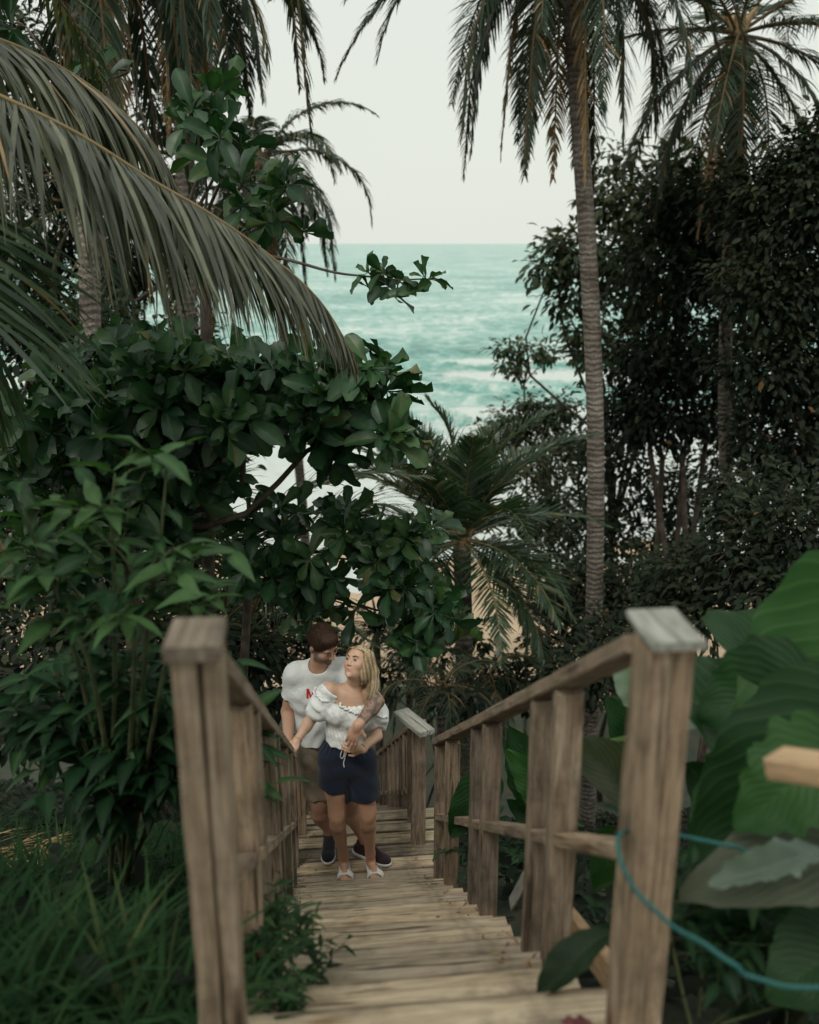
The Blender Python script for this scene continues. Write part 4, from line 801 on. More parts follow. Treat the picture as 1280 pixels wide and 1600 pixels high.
# pale board end at the right edge
board('timber_offcut', at(1214, 1190, 1.7), at(1420, 1222, 1.5), .085, .045, M_NEWW, None, seed=77)
bpy.data.objects['timber_offcut']['label'] = 'pale sawn board end jutting in at the right edge over the giant leaves'; bpy.data.objects['timber_offcut']['category'] = 'board'
# teal rope
m, t, b = mat('teal_rope'); w = N(t, 'ShaderNodeTexWave'); w.inputs['Scale'].default_value = 60; w.bands_direction = 'DIAGONAL'; t.links.new(coords(t), w.inputs['Vector'])
t.links.new(ramp(t, w.outputs[0], [(.2, (.012, .08, .075)), (.8, (.03, .17, .155))]), b.inputs['Base Color']); b.inputs['Roughness'].default_value = .7; bump(t, b, w.outputs[0], .5, .003)
RP = spline([at(1400, 1405, 1.9), at(1270, 1372, 1.95), at(1150, 1325, 1.95), at(1062, 1306, 1.93), at(1000, 1296, 1.86), at(970, 1303, 1.74), at(968, 1340, 1.67), at(990, 1385, 1.64), at(1030, 1430, 1.62), at(1090, 1470, 1.62), at(1145, 1505, 1.6), at(1170, 1525, 1.6), at(1230, 1540, 1.6), at(1330, 1548, 1.6)], 520)
mb = MB(); T_ = nrm(np.gradient(RP, axis=0)); A_ = nrm(np.cross(T_, (0, 0, 1.))); B_ = np.cross(T_, A_); ph = np.arange(520) * .42
RP = RP + .0016 * (np.sin(ph * .23)[:, None] * A_ + np.cos(ph * .31)[:, None] * B_)
for q in range(3): an = ph + q * 2.0944; tube(mb, RP + .0026 * (np.cos(an)[:, None] * A_ + np.sin(an)[:, None] * B_), .0029, 6, .5)      # three laid strands
tag(mb.build('rope', m), 'teal rope looped round the right newel post and trailing out of frame', 'rope')
# red rag
m, t, b = mat('faded_red_cloth'); n1 = noise(t, 30, 4, coords(t)); t.links.new(ramp(t, n1, [(.3, (.10, .03, .03)), (.7, (.20, .075, .07))]), b.inputs['Base Color']); b.inputs['Roughness'].default_value = .9
r = rng(9); xs = np.linspace(-1, 1, 24); X, Y = np.meshgrid(xs, xs); c = stair(1.80, .36, Z_TOP + .02)
V = np.stack([c[0] + .038 * X + .01 * vn(X, Y, 3, 1), c[1] + .035 * Y, c[2] + .022 * (1 - (X ** 2 + Y ** 2) / 2) + .010 * vn(X, Y, 4, 2)], -1).reshape(-1, 3)
i = np.arange(23)[:, None] * 24; j = np.arange(23)[None]; Q = np.stack([i + j, i + j + 1, i + 25 + j, i + 24 + j], -1).reshape(-1, 4)
tag(mesh_obj('rag', V, Q, [], m), 'crumpled faded red rag at the foot of the right newel post', 'rag')

# unseen trees added to shade the foreground: canopy over and behind the head of the stairs
smalltree('unseen tall tree added for its shade behind the head of the stairs, its canopy arching over it', (-1.9, -2.6, -1.95), [(None, (-1.8, -1.6, 4.1), 1.2), (None, (-3.4, -1.8, 3.2), 1.4), (None, (-1.5, -3.4, 3.6), 1.5), (None, (-4.2, -3.6, 1.5), 1.4), (None, (-2.0, -4.6, .8), 1.4)], 95, leaf=.14, clumps=26, r0=.14, stems=2, spread=.16, fork=(-1.9, -1.8, 1.8))
smalltree('unseen tall tree added for its shade behind the right newel post, its canopy arching over it', (2.6, -2.2, -2.3), [(None, (1.2, -1.6, 4.2), 1.5), (None, (3.8, -1.0, 3.2), 1.4), (None, (2.4, -3.6, 3.4), 1.5), (None, (3.8, -3.8, 1.5), 1.4), (None, (1.0, -5.0, 1.0), 1.5)], 96, leaf=.14, clumps=26, r0=.14, stems=2, spread=.16, fork=(2.4, -1.8, 1.8))
# ------------------------------------------------------------------ people: each body one continuous surface
class Field:
    def __init__(s, lo, hi, h):
        s.lo = np.array(lo, float); s.h = h; s.n = np.ceil((np.array(hi) - s.lo) / h).astype(int) + 1
        s.G = np.full(s.n, 1.0, np.float32); s.ax = [s.lo[k] + h * np.arange(s.n[k]) for k in range(3)]
    def sub(s, lo, hi, m):
        a = np.clip(((np.array(lo) - m - s.lo) / s.h).astype(int), 0, s.n); b_ = np.clip(((np.array(hi) + m - s.lo) / s.h).astype(int) + 2, 0, s.n)
        sl = tuple(slice(a[k], b_[k]) for k in range(3))
        P = np.stack(np.meshgrid(*[s.ax[k][sl[k]] for k in range(3)], indexing='ij'), -1); return sl, P
    def dist(s, p, P):
        if p[0] == 'c':
            _, a, b_, ra, rb = p[:5]; ba = b_ - a; t_ = np.clip(((P - a) @ ba) / max(ba @ ba, 1e-9), 0, 1)
            return np.linalg.norm(P - a - t_[..., None] * ba, axis=-1) - (ra + (rb - ra) * t_)
        _, c, F, rr = p[:4]; q = (P - c) @ F.T; rr = np.array(rr); k0 = np.linalg.norm(q / rr, axis=-1); k1 = np.linalg.norm(q / rr ** 2, axis=-1)
        return k0 * (k0 - 1) / np.maximum(k1, 1e-6)
    def box(s, p):
        if p[0] == 'c': R_ = max(p[3], p[4]); return np.minimum(p[1], p[2]) - R_, np.maximum(p[1], p[2]) + R_
        R_ = max(p[3]); return p[1] - R_, p[1] + R_
    def add(s, prims, k=.02, grow=0.0):
        for p in prims:
            kk = p[-1] if isinstance(p[-1], float) and len(p) > (5 if p[0] == 'c' else 4) else k
            lo, hi = s.box(p); sl, P = s.sub(lo, hi, kk + grow + .03)
            if 0 in P.shape: continue
            d = (s.dist(p, P) - grow).astype(np.float32); g = s.G[sl]; h = np.clip(.5 + .5 * (g - d) / kk, 0, 1); s.G[sl] = g * (1 - h) + d * h - kk * h * (1 - h)
        return s
    def cut(s, prims, k=.006, grow=0.0):
        for p in prims:
            lo, hi = s.box(p); sl, P = s.sub(lo, hi, k + grow + .02)
            if 0 in P.shape: continue
            d = -(s.dist(p, P) - grow).astype(np.float32); g = s.G[sl]; h = np.clip(.5 + .5 * (d - g) / k, 0, 1); s.G[sl] = g * (1 - h) + d * h + k * h * (1 - h)
        return s
    def plane(s, pt, n_, k=.004, region=None):
        """keep the side the normal points away from"""
        n_ = nrm(np.array(n_, float)); X, Y, Z = np.meshgrid(*s.ax, indexing='ij', sparse=True)
        d = ((X - pt[0]) * n_[0] + (Y - pt[1]) * n_[1] + (Z - pt[2]) * n_[2]).astype(np.float32)
        if region is not None: d = np.where(region(X, Y, Z), d, -1)
        s.G = np.maximum(s.G, d); return s
    def wrinkle(s, fn):
        m = np.abs(s.G) < .03; i = np.argwhere(m); P = s.lo + i * s.h; s.G[m] += fn(P).astype(np.float32); return s
    def mesh(s):
        G = s.G; I = G < 0; nx, ny, nz = G.shape
        c = np.zeros((nx - 1, ny - 1, nz - 1), np.int8)
        for a in (0, 1):
            for b_ in (0, 1):
                for d in (0, 1): c += I[a:nx - 1 + a, b_:ny - 1 + b_, d:nz - 1 + d]
        cells = np.argwhere((c > 0) & (c < 8)); idx = np.full(c.shape, -1, np.int64); idx[tuple(cells.T)] = np.arange(len(cells))
        acc = np.zeros((len(cells), 3)); cnt = np.zeros(len(cells))
        corners = [(a, b_, d) for a in (0, 1) for b_ in (0, 1) for d in (0, 1)]
        for u in corners:
            for k in range(3):
                if u[k]: continue
                w = list(u); w[k] = 1
                g0 = G[tuple((cells + u).T)]; g1 = G[tuple((cells + w).T)]; mm = (g0 < 0) != (g1 < 0); t_ = np.where(mm, g0 / np.where(mm, g0 - g1, 1), 0)
                p = np.array(u, float)[None] + np.zeros((len(cells), 3)); p[:, k] += t_; acc += p * mm[:, None]; cnt += mm
        V = s.lo + (cells + acc / np.maximum(cnt, 1)[:, None]) * s.h
        Q = []
        for k in range(3):
            a, b_ = (k + 1) % 3, (k + 2) % 3
            s0 = [slice(None)] * 3; s1 = [slice(None)] * 3; s0[k] = slice(0, -1); s1[k] = slice(1, None)
            E_ = np.argwhere(I[tuple(s0)] != I[tuple(s1)]); ok = (E_[:, a] > 0) & (E_[:, b_] > 0) & (E_[:, a] < G.shape[a] - 1) & (E_[:, b_] < G.shape[b_] - 1); E_ = E_[ok]
            def cell(da, db): w = E_.copy(); w[:, a] += da; w[:, b_] += db; return idx[tuple(w.T)]
            q = np.stack([cell(-1, -1), cell(0, -1), cell(0, 0), cell(-1, 0)], -1); fl = ~I[tuple(E_.T)]; q[fl] = q[fl][:, ::-1]; Q.append(q)
        return V, np.concatenate(Q)
def sdf_obj(name, F, material, parent, colf=None, smoothing=1):
    V, Q = F.mesh()
    for _ in range(smoothing):
        e = np.concatenate([Q[:, [0, 1]], Q[:, [1, 2]], Q[:, [2, 3]], Q[:, [3, 0]]]); S = np.zeros_like(V); n_ = np.zeros(len(V))
        np.add.at(S, e[:, 0], V[e[:, 1]]); np.add.at(n_, e[:, 0], 1); np.add.at(S, e[:, 1], V[e[:, 0]]); np.add.at(n_, e[:, 1], 1); V = V * .5 + .5 * S / np.maximum(n_, 1)[:, None]
    return mesh_obj(name, V, Q, [], material, parent, True, col=None if colf is None else colf(V))
def frame(r_, f_):
    """rows: subject's right, forward, up"""
    f_ = nrm(np.array(f_, float)); r_ = np.array(r_, float); r_ = nrm(r_ - f_ * (r_ @ f_)); return np.array([r_, f_, np.cross(r_, f_)])
def C_(a, b_, ra, rb, *k): return ('c', np.array(a, float), np.array(b_, float), ra, rb, *k)
def E_(c, F, rr, *k): return ('e', np.array(c, float), np.asarray(F, float), rr, *k)
def hand_prims(w, d, n_, ts, curl, sc=1.0, spread=.02, tcurl=.3):
    """w wrist, d towards the fingers, n_ back of the hand, ts=+1/-1 side of the thumb along cross(n,d), curl: bend of each finger (radians per joint)"""
    w = np.array(w, float); d = nrm(np.array(d, float)); n_ = np.array(n_, float); n_ = nrm(n_ - d * (n_ @ d)); s_ = np.cross(n_, d) * ts
    out = [E_(w + d * .048 * sc, np.array([d, s_, n_]), (.052 * sc, .040 * sc, .016 * sc), .012), C_(w - d * .01, w + d * .02 * sc, .024 * sc, .024 * sc, .015)]
    base = [(.030, .080, .070), (.011, .088, .080), (-.009, .084, .074), (-.028, .076, .058)]
    for q, (o, l0, L) in enumerate(base):
        p = w + (d * l0 + s_ * o) * sc; an = .12; dd = nrm(d + s_ * (o * spread * 30)); rad = .0092 * sc
        for k, fr in enumerate((.46, .30, .24)):
            an += curl[q] * (1, 1.1, .7)[k]; v = dd * math.cos(an) - n_ * math.sin(an); p2 = p + v * L * fr * sc; out.append(C_(p, p2, rad, rad * .9, .005)); p = p2; rad *= .9
    p = w + (d * .022 + s_ * .030 - n_ * .004) * sc; v = nrm(d * .62 + s_ * .75 - n_ * tcurl); p2 = p + v * .040 * sc; out.append(C_(p, p2, .0125 * sc, .0105 * sc, .010))
    v = nrm(d * .9 + s_ * .25 - n_ * tcurl * 1.3); out.append(C_(p2, p2 + v * .030 * sc, .0105 * sc, .008 * sc, .005)); return out
def head_prims(C, F, sc, man):
    g = lambda x, y, z: C + (F[0] * x + F[1] * y + F[2] * z) * sc
    e = lambda c, rr, *k: E_(g(*c), F, tuple(v * sc for v in rr), *k)
    j = 1.0 if man else .88
    A = [e((0, -.012, .035), (.074, .094, .082), .02), e((0, .030, -.028), (.060 * (1 if man else .97), .060, .086), .025), e((0, .036, -.074), (.048 * j, .046, .036), .02), e((0, .076, -.098), (.020 * j, .016, .016), .016),
         C_(g(-.034, .076, .032), g(.034, .076, .032), .011 * sc, .011 * sc, .014), C_(g(0, .086, .016), g(0, .106 if man else .101, -.026), .007 * sc, .0115 * j * sc, .008),
         e((.012, .094, -.030), (.008 * j, .009, .007), .006), e((-.012, .094, -.030), (.008 * j, .009, .007), .006),
         e((.040, .056, -.020), (.022, .024, .026), .02), e((-.040, .056, -.020), (.022, .024, .026), .02),
         C_(g(-.024, .080, -.049), g(.0, .087, -.0555), .0045 * sc, .006 * sc, .006), C_(g(.024, .080, -.049), g(.0, .087, -.0555), .0045 * sc, .006 * sc, .006), C_(g(-.014, .086, -.063), g(.014, .086, -.063), .0075 * sc, .0075 * sc, .005),
         e((.077, -.006, -.006), (.011, .020, .031), .008), e((-.077, -.006, -.006), (.011, .020, .031), .008)]
    S = [e((.031, .099, .007), (.015, .015, .0095)), e((-.031, .099, .007), (.015, .015, .0095))]
    return A, S, g
def skin_mat(name, rough=.48):
    m, t, b = mat(name); a = attr(t, 'col'); n1 = noise(t, 60, 4, coords(t)); c = mixc(t, .35, a.outputs['Color'], ramp(t, n1, [(.3, (.82, .80, .78)), (.7, (1.1, 1.1, 1.1))]), 'MULTIPLY')
    t.links.new(c, b.inputs['Base Color']); b.inputs['Roughness'].default_value = rough; b.inputs['Subsurface Weight'].default_value = .12; b.inputs['Subsurface Radius'].default_value = (.02, .008, .004); b.inputs['Subsurface Scale'].default_value = .5
    b.inputs['Specular IOR Level'].default_value = .35; return m
def cloth_mat(name, c1, c2, sc=300, rough=.9, trans=0):
    m, t, b = mat(name); n1 = noise(t, sc, 3, coords(t)); n2 = noise(t, 9, 4, coords(t))
    c = mixc(t, .5, ramp(t, n1, [(.3, c1), (.7, c2)]), ramp(t, n2, [(.3, (.85, .85, .85)), (.7, (1.08, 1.08, 1.08))]), 'MULTIPLY'); t.links.new(c, b.inputs['Base Color']); b.inputs['Roughness'].default_value = rough
    b.inputs['Specular IOR Level'].default_value = .2; b.inputs['Sheen Weight'].default_value = .15; bump(t, b, noise(t, 22, 5, coords(t), .6, 1.2), .5, .012); return m
def hair_mat(name, stops):
    m, t, b = mat(name); a = attr(t); n1 = noise(t, 90, 3, coords(t, 'Object', (1, 1, .25))); t.links.new(mixc(t, .5, ramp(t, a.outputs['Fac'], stops), ramp(t, n1, [(.3, (.55, .55, .55)), (.7, (1.25, 1.25, 1.25))]), 'MULTIPLY'), b.inputs['Base Color'])
    b.inputs['Roughness'].default_value = .62; b.inputs['Specular IOR Level'].default_value = .2; bump(t, b, n1, .8, .005); return m
M_SKIN = skin_mat('skin')
M_TEE = cloth_mat('white_cotton', (.72, .745, .72), (.79, .81, .785)); M_BLOUSE = cloth_mat('white_blouse_cotton', (.74, .755, .735), (.83, .845, .82), 160)
M_KHAKI = cloth_mat('khaki_cotton', (.22, .175, .125), (.30, .24, .175)); M_NAVY = cloth_mat('navy_linen', (.008, .013, .026), (.017, .025, .045)); M_BLACK = cloth_mat('black_mesh_fabric', (.012, .012, .015), (.024, .022, .026))
M_MAROON = cloth_mat('dark_maroon_knit', (.022, .012, .015), (.042, .022, .026)); M_SOLE = cloth_mat('white_rubber', (.55, .56, .56), (.66, .66, .66), 50, .6); M_RED = cloth_mat('red_print', (.50, .018, .022), (.60, .03, .035)); M_STRAP = cloth_mat('white_strap', (.62, .60, .55), (.74, .72, .68), 80, .5)
M_HAIRM = hair_mat('brown_hair', [(0, (.024, .012, .008)), (1, (.075, .038, .022))]); M_HAIRW = hair_mat('blonde_hair', [(0, (.14, .085, .04)), (.5, (.40, .29, .165)), (1, (.70, .60, .43))])
def flatm(name, c, rough): m, t, b = mat(name); n1 = noise(t, 200, 2, coords(t)); t.links.new(ramp(t, n1, [(.3, tuple(v * .85 for v in c)), (.7, c)]), b.inputs['Base Color']); b.inputs['Roughness'].default_value = rough; return m
M_EYE = flatm('eye_white', (.36, .34, .32), .35); M_IRIS = flatm('iris', (.05, .045, .035), .2); M_BROW = flatm('eyebrow_hair', (.06, .04, .028), .8); M_LIP = flatm('lip', (.40, .13, .11), .45); M_GOLD = flatm('bracelet_metal', (.55, .40, .18), .3); M_TEETH = flatm('teeth', (.7, .68, .62), .3)
def eyes(g, F, sc, parent, look, lidc):
    for sx in (-1, 1):
        c = g(sx * .031, .0805, .006); mb = MB(); a = np.linspace(.02, math.pi - .02, 12)
        tube(mb, c + np.stack([np.cos(a) * .0105 * sc] * 3, -1) * F[0], np.sin(a) * .0105 * sc * .72, 14); e = mb.build('eye', M_EYE, parent)
        d = nrm(F[1] + look); mb = MB(); tube(mb, np.array([c + d * .0045 * sc, c + d * .0082 * sc, c + d * .0088 * sc]), np.array((.0062, .0056, .001)) * sc, 12); mb.build('iris', M_IRIS, e)
        mb = MB(); x = np.linspace(.012, .050, 9); P = np.array([g(sx * q, .0925 - (q - .012) ** 2 * 9, .0245 + .010 * math.sin((q - .012) / .038 * 2.6)) for q in x]); tube(mb, P, np.array([.0026, .0033, .0036, .0036, .0034, .003, .0026, .002, .001]) * sc, 6); mb.build('eyebrow', M_BROW, parent)
        mb = MB(); x = np.linspace(-.014, .014, 9); P = np.array([g(sx * .031 + q, .0925 - q * q * 22 - .001, .0125 - q * q * 26) for q in x]); tube(mb, P, .0013 * sc, 5); mb.build('eyelash', M_BROW, parent)
def hairs(mb, paths, rad, r):
    for P, tn in paths: n = len(P); tube(mb, P, rad * np.interp(np.linspace(0, 1, n), (0, .15, .8, 1), (.6, 1, .9, .25)), 4, tn, False)

# ---------------- the woman
lf = lambda *a: at(*a)
W_P, W_W, W_C, W_N = lf(541, 1184, 5.35), lf(540, 1142, 5.34), lf(545, 1103, 5.33), lf(552, 1073, 5.36)
W_SR, W_SL = lf(514, 1078, 5.29), lf(583, 1092, 5.42); W_ER, W_WR = lf(486, 1124, 5.30), lf(464, 1157, 5.19); W_EL, W_WL = lf(589, 1150, 5.27), lf(566, 1171, 5.155)
W_HR, W_HL = lf(524, 1190, 5.34), lf(562, 1190, 5.36); W_KR, W_KL = lf(527, 1279, 5.28), lf(575, 1277, 5.30); W_AR, W_AL = lf(537, 1350, 5.36), lf(579, 1350, 5.37)
for a_ in (W_AR, W_AL): a_[2] = LAND + .085
BF = frame(W_SR - W_SL, (-.12, -1, 0)); BF = frame(BF[0] * (1, 1, .6), (-.12, -1, .0))
HF = frame((-.74, .46, -.10), (-.44, -.72, .55)); W_H = lf(558, 1036, 5.34)
hp, hs_, gW = head_prims(W_H, HF, .94, False)
WOM = thing('person', (float(W_P[0]), float(W_P[1]), LAND), 'blonde woman in white puff-sleeved blouse and navy shorts looking up at the man', 'person')
legs = []
for H_, K_, A_, toe in ((W_HR, W_KR, W_AR, lf(540, 1371, 5.23)), (W_HL, W_KL, W_AL, lf(588, 1371, 5.24))):
    toe[2] = LAND + .035; out_ = nrm(K_ - W_KL * .5 - W_KR * .5) * (1, 0, 0)
    legs += [C_(H_, K_ + (0, 0, .03), .088, .056, .03), C_(H_ + (0, .02, -.08), (H_ + K_) / 2, .082, .07, .03), C_(K_ + (0, 0, .04), K_ - (0, 0, .05), .053, .049, .02), E_(K_ + (0, -.03, .005), BF, (.034, .03, .042), .02), C_(K_ - (0, 0, .04), A_ + (0, 0, .03), .050, .032, .02),
             C_(K_ + (0, .03, -.08), K_ * .45 + A_ * .55 + (0, .018, .03), .042, .034, .03), C_(A_ + (0, 0, .04), A_ + (0, .01, -.03), .032, .034, .015), C_(A_ + (0, .03, -.055), toe * .8 + A_ * .2 - (0, 0, .0), .028, .024, .02), E_(toe * .9 + A_ * .1 + (0, 0, -.012), BF, (.042, .05, .02), .02)]
    for q in range(5): b0_ = toe + np.array(((q - 2) * .0165, .005, -.015)); legs.append(C_(b0_, b0_ + (0, -.028 + abs(q - 1.2) * .004, -.004), .0095 if q else .011, .008, .006))
torso = [E_(W_P + (0, .01, -.01), BF, (.160, .104, .115), .05), E_(W_W, BF, (.110, .084, .10), .05), E_(W_C + (0, 0, -.02), BF, (.142, .096, .13), .05), C_(W_SR, W_SL, .046, .046, .04), C_(W_C + (0, 0, .08), W_N, .075, .05, .05), C_(W_N, W_H + HF[2] * -.075 - HF[1] * .012, .048, .046, .02),
         E_(W_C + BF[0] * .062 + BF[1] * .078 + (0, 0, -.035), BF, (.058, .045, .056), .025), E_(W_C - BF[0] * .062 + BF[1] * .078 + (0, 0, -.035), BF, (.058, .045, .056), .025), E_(W_P + (0, .07, -.05), BF, (.15, .07, .09), .05)]
arms = [C_(W_SR, W_ER, .044, .034, .03), C_(W_ER, W_WR, .035, .022, .015), E_(W_ER * .7 + W_WR * .3, BF, (.035, .036, .05), .02), C_(W_SL, W_EL, .044, .034, .03), C_(W_EL, W_WL, .035, .022, .015)]
hR = hand_prims(W_WR, (-.35, -.62, -.45), (-.1, -.5, .85), -1, (.55, .6, .65, .7), .92)
hL = hand_prims(W_WL, (-.93, -.12, .24), (.15, -.95, .1), 1, (.35, .4, .45, .5), .92)
F = Field((-1.0, 4.9, LAND - .02), (0.05, 5.72, -2.2), .0045)
F.add(legs[:14]); G2 = Field((-1.0, 4.9, LAND - .02), (0.05, 5.72, -2.2), .0045).add(legs[14:]); F.G = np.minimum(F.G, G2.G); F.add(torso).add(arms).add(hp).cut(hs_, .010).add(hR).add(hL)
def wcol(V):
    c = np.tile(np.array((.58, .37, .26)), (len(V), 1)); q = (V - W_H) @ HF.T / .94
    lips = np.exp(-((q[:, 0] / .026) ** 4 + ((q[:, 2] + .0585 - q[:, 0] ** 2 * 14) / .0065) ** 2)) * (q[:, 1] > .07); ck = np.exp(-(((np.abs(q[:, 0]) - .043) / .018) ** 2 + ((q[:, 2] + .02) / .02) ** 2)) * (q[:, 1] > .03)
    c = c * (1 - lips[:, None] * .8) + np.array((.36, .09, .08)) * lips[:, None] * .8; c = c * (1 - ck[:, None] * .25) + np.array((.52, .19, .14)) * ck[:, None] * .25
    leg = sm(-V[:, 2], 3.3, 3.5)[:, None]; return c * (1 - leg) + np.array((.46, .26, .165)) * leg
body = sdf_obj('body', F, M_SKIN, WOM, wcol); eyes(gW, HF, .94, WOM, np.array((.0, 0, .12)) + .2 * HF[2], None)
#mb = MB(); P = np.array([gW(x, .0945 - x * x * 14, -.0575 + x * x * 11) for x in np.linspace(-.017, .017, 9)]); tube(mb, P, np.array((.001, .0022, .003, .0034, .0035, .0034, .003, .0022, .001)), 6); mb.build('teeth', M_TEETH, WOM)
# blouse
F = Field((-1.0, 4.95, -3.45), (0.05, 5.72, -2.5), .0045)
nl_pt = W_C + (0, 0, .052)
F.add([E_(W_W + (0, 0, -.01), BF, (.118, .094, .10), .03), E_(W_C + (0, 0, -.03), BF, (.158, .116, .14), .05), E_(W_C + BF[0] * .062 + BF[1] * .082 + (0, 0, -.035), BF, (.068, .052, .062), .03), E_(W_C - BF[0] * .062 + BF[1] * .082 + (0, 0, -.035), BF, (.068, .052, .062), .03)])
F.add([C_(W_W + (0, 0, -.015), W_W + (0, 0, -.070), .108, .132, .012)])
F.add(torso[1:3] + torso[6:8], grow=.010); F.plane(nl_pt, (0.10, -.10, 1))
slR, slL = W_SR * .48 + W_ER * .52, W_SL * .55 + W_EL * .45
armR, armL = W_ER - W_SR, W_EL - W_SL
S_ = Field((-1.0, 4.95, -3.45), (0.05, 5.72, -2.5), .0045).add([E_(W_SR * .46 + W_ER * .54 + (.012, -.01, -.012), frame(np.cross(nrm(armR), (0, -1, 0)), (0, -1, 0)), (.072, .074, .085), .03), C_(W_SR + (0.012, 0, -.012), slR, .058, .070, .03), E_(W_SL * .5 + W_EL * .5 + (.004, -.02, 0), BF, (.078, .085, .115), .03), C_(W_SL + (0, 0, -.02), slL, .062, .078, .03)])
S_.add(arms[0:1] + arms[3:4], grow=.012); S_.plane(W_SR * .12 + W_ER * .88, armR, region=lambda X, Y, Z: X < W_C[0] - .08).plane(W_SL * .16 + W_EL * .84, armL, region=lambda X, Y, Z: X > W_C[0] + .08)
S_.plane(at(507, 1067, 5.28), (.70, -.15, .70), region=lambda X, Y, Z: X < W_C[0] + .03).plane(W_SR + (0, 0, .042), (.05, 0, 1)); F.plane(at(507, 1067, 5.28), (.70, -.15, .70), region=lambda X, Y, Z: X < W_C[0] + .0); h = np.clip(.5 + .5 * (F.G - S_.G) / .02, 0, 1); F.G = F.G * (1 - h) + S_.G * h - .02 * h * (1 - h)
F.plane(W_W + (0, 0, -.060), (0, 0, -1))
def wf(P):
    a = np.arctan2(P[:, 0] - W_W[0], -(P[:, 1] - W_W[1])); pep = sm(-(P[:, 2] - W_W[2]), .01, .08) * (np.abs(P[:, 0] - W_W[0]) < .2)
    sl = sm(np.abs(P[:, 0] - W_C[0]), .15, .19); q = P @ nrm(armR); ang = np.arctan2(P[:, 2] - W_SR[2], P[:, 1] - W_SR[1])
    g1_ = .0030 * np.sin(a * 10) * pep + .0022 * np.sin(a * 24 + 3 * np.sin(P[:, 2] * 40)) * (1 - pep) * (1 - sl) * (np.sin((P[:, 2] - W_C[2]) * 32) * .5 + .5)
    return g1_ + sl * (.006 * np.sin(ang * 9 + 2 * np.sin(q * 30)) + .004 * np.sin(q * 70 + 2 * ang)) + .003 * vn(P[:, 0] * 30, P[:, 2] * 30 + P[:, 1] * 20, 1, 4)
F.wrinkle(wf); blouse = sdf_obj('blouse', F, M_BLOUSE, WOM)
r = rng(3); BV = BVHTree.FromPolygons([tuple(v.co) for v in blouse.data.vertices], [tuple(p.vertices) for p in blouse.data.polygons])
mb = MB(); pts = []
for a in np.linspace(-1.5, 1.5, 70):                                   # gathered frill along the neckline
    o = W_C + (0, 0, .045 - .010 * math.sin(a)); d = -BF[1] * -math.cos(a) * 1.0 - BF[0] * math.sin(a) * 1.0; hit = BV.ray_cast(Vector(o + d * .5 + (0, 0, -.012)), Vector(-d))
    if hit[0] is not None: pts.append(np.array(hit[0]) + d * .004 + (0, 0, .012 + .006 * math.sin(a * 46)))
if len(pts) > 6: pts = np.array(pts); tube(mb, spline(pts, 200), .0065 + .003 * np.sin(np.arange(200) * 1.1), 6); mb.build('frill', M_BLOUSE, blouse)
# shorts
F = Field((-1.0, 4.9, -3.62), (0.05, 5.8, -2.9), .0045)
hemz = float(at(540, 1238, 5.33)[2])
for H_, K_ in ((W_HR, W_KR), (W_HL, W_KL)): o_ = (H_ - W_P) * (.28, 0, 0); F.add([C_(H_ + (0, 0, .03), np.array((H_[0] * .8 + K_[0] * .2, H_[1], hemz - .02)) + o_, .102, .104, .03)])
F.add([E_(W_P + (0, .02, 0), BF, (.174, .122, .13), .04), C_(W_P, W_W + (0, 0, -.01), .138, .106, .04)])
F.add(torso[0:1] + torso[8:9] + legs, grow=.013, k=.03); F.plane((0, 0, hemz), (-.10, 0, -1), region=lambda X, Y, Z: X < W_P[0]).plane((0, 0, hemz + .006), (.12, 0, -1), region=lambda X, Y, Z: X >= W_P[0]).plane(W_W + (0, 0, .0), (0, 0, 1))
F.cut([('c', W_P + (.003, -.14, -.10), W_P + (.006, -.11, -.30), .002, .016)], .02)
F.wrinkle(lambda P: .0032 * np.sin((P[:, 2] * 55) + np.abs(P[:, 0] - W_P[0]) * 38 + 1.5 * vn(P[:, 0] * 9, P[:, 2] * 9, 1, 8)) + .003 * np.sin(np.arctan2(P[:, 0] - W_P[0], P[:, 1] - W_P[1]) * 22) * sm(P[:, 2], W_P[2] + .02, W_P[2] + .14))
shorts = sdf_obj('shorts', F, M_NAVY, WOM)
# drawstring
BV = BVHTree.FromPolygons([tuple(v.co) for v in shorts.data.vertices], [tuple(p.vertices) for p in shorts.data.polygons])
def onto(px, py, BV, off=.006):
    d = Vector(at(px, py, 5.0)).normalized(); h_ = BV.ray_cast(Vector((0, 0, 0)), d); return np.array(h_[0]) - np.array(d) * off if h_[0] is not None else at(px, py, 5.2)

mb = MB()
for pth in ([(537, 1166), (534, 1174), (532, 1182), (535, 1185), (538, 1178), (538, 1168)], [(537, 1166), (540, 1174), (539, 1184), (537, 1192), (538, 1199)], [(537, 1166), (542, 1170), (541, 1178), (538, 1182)]): tube(mb, spline([onto(x, y, BV) for x, y in pth], 26), .0034, 6)
mb.build('drawstring', M_STRAP, WOM)
# sandals: thin soles and a pale strap over each foot
for A_, toe in ((W_AR, lf(540, 1371, 5.23)), (W_AL, lf(588, 1371, 5.24))):
    toe[2] = LAND + .01; he = A_ * (1, 1, 0) + (0, .05, LAND + .01); F = Field(np.minimum(toe, he) - .09, np.maximum(toe, he) + .12, .0045)
    F.add([C_(he, toe + (0, -.02, 0), .036, .047, .02)]).plane((0, 0, LAND + .016), (0, 0, 1)).plane((0, 0, LAND + .001), (0, 0, -1)); s0_ = sdf_obj('sandal', F, M_STRAP, WOM)
    mb = MB(); c = toe * .86 + A_ * (.14, .14, 0) + (0, 0, (LAND + .01) * .14)
    for dy in (-.012, .0, .012, .024):
        a = np.linspace(0, math.pi, 14); tube(mb, np.stack([c[0] + .050 * np.cos(a), c[1] + dy + .0 * a, LAND + .012 + .046 * np.sin(a)], -1), .0075, 6)
    mb.build('strap', M_STRAP, s0_)
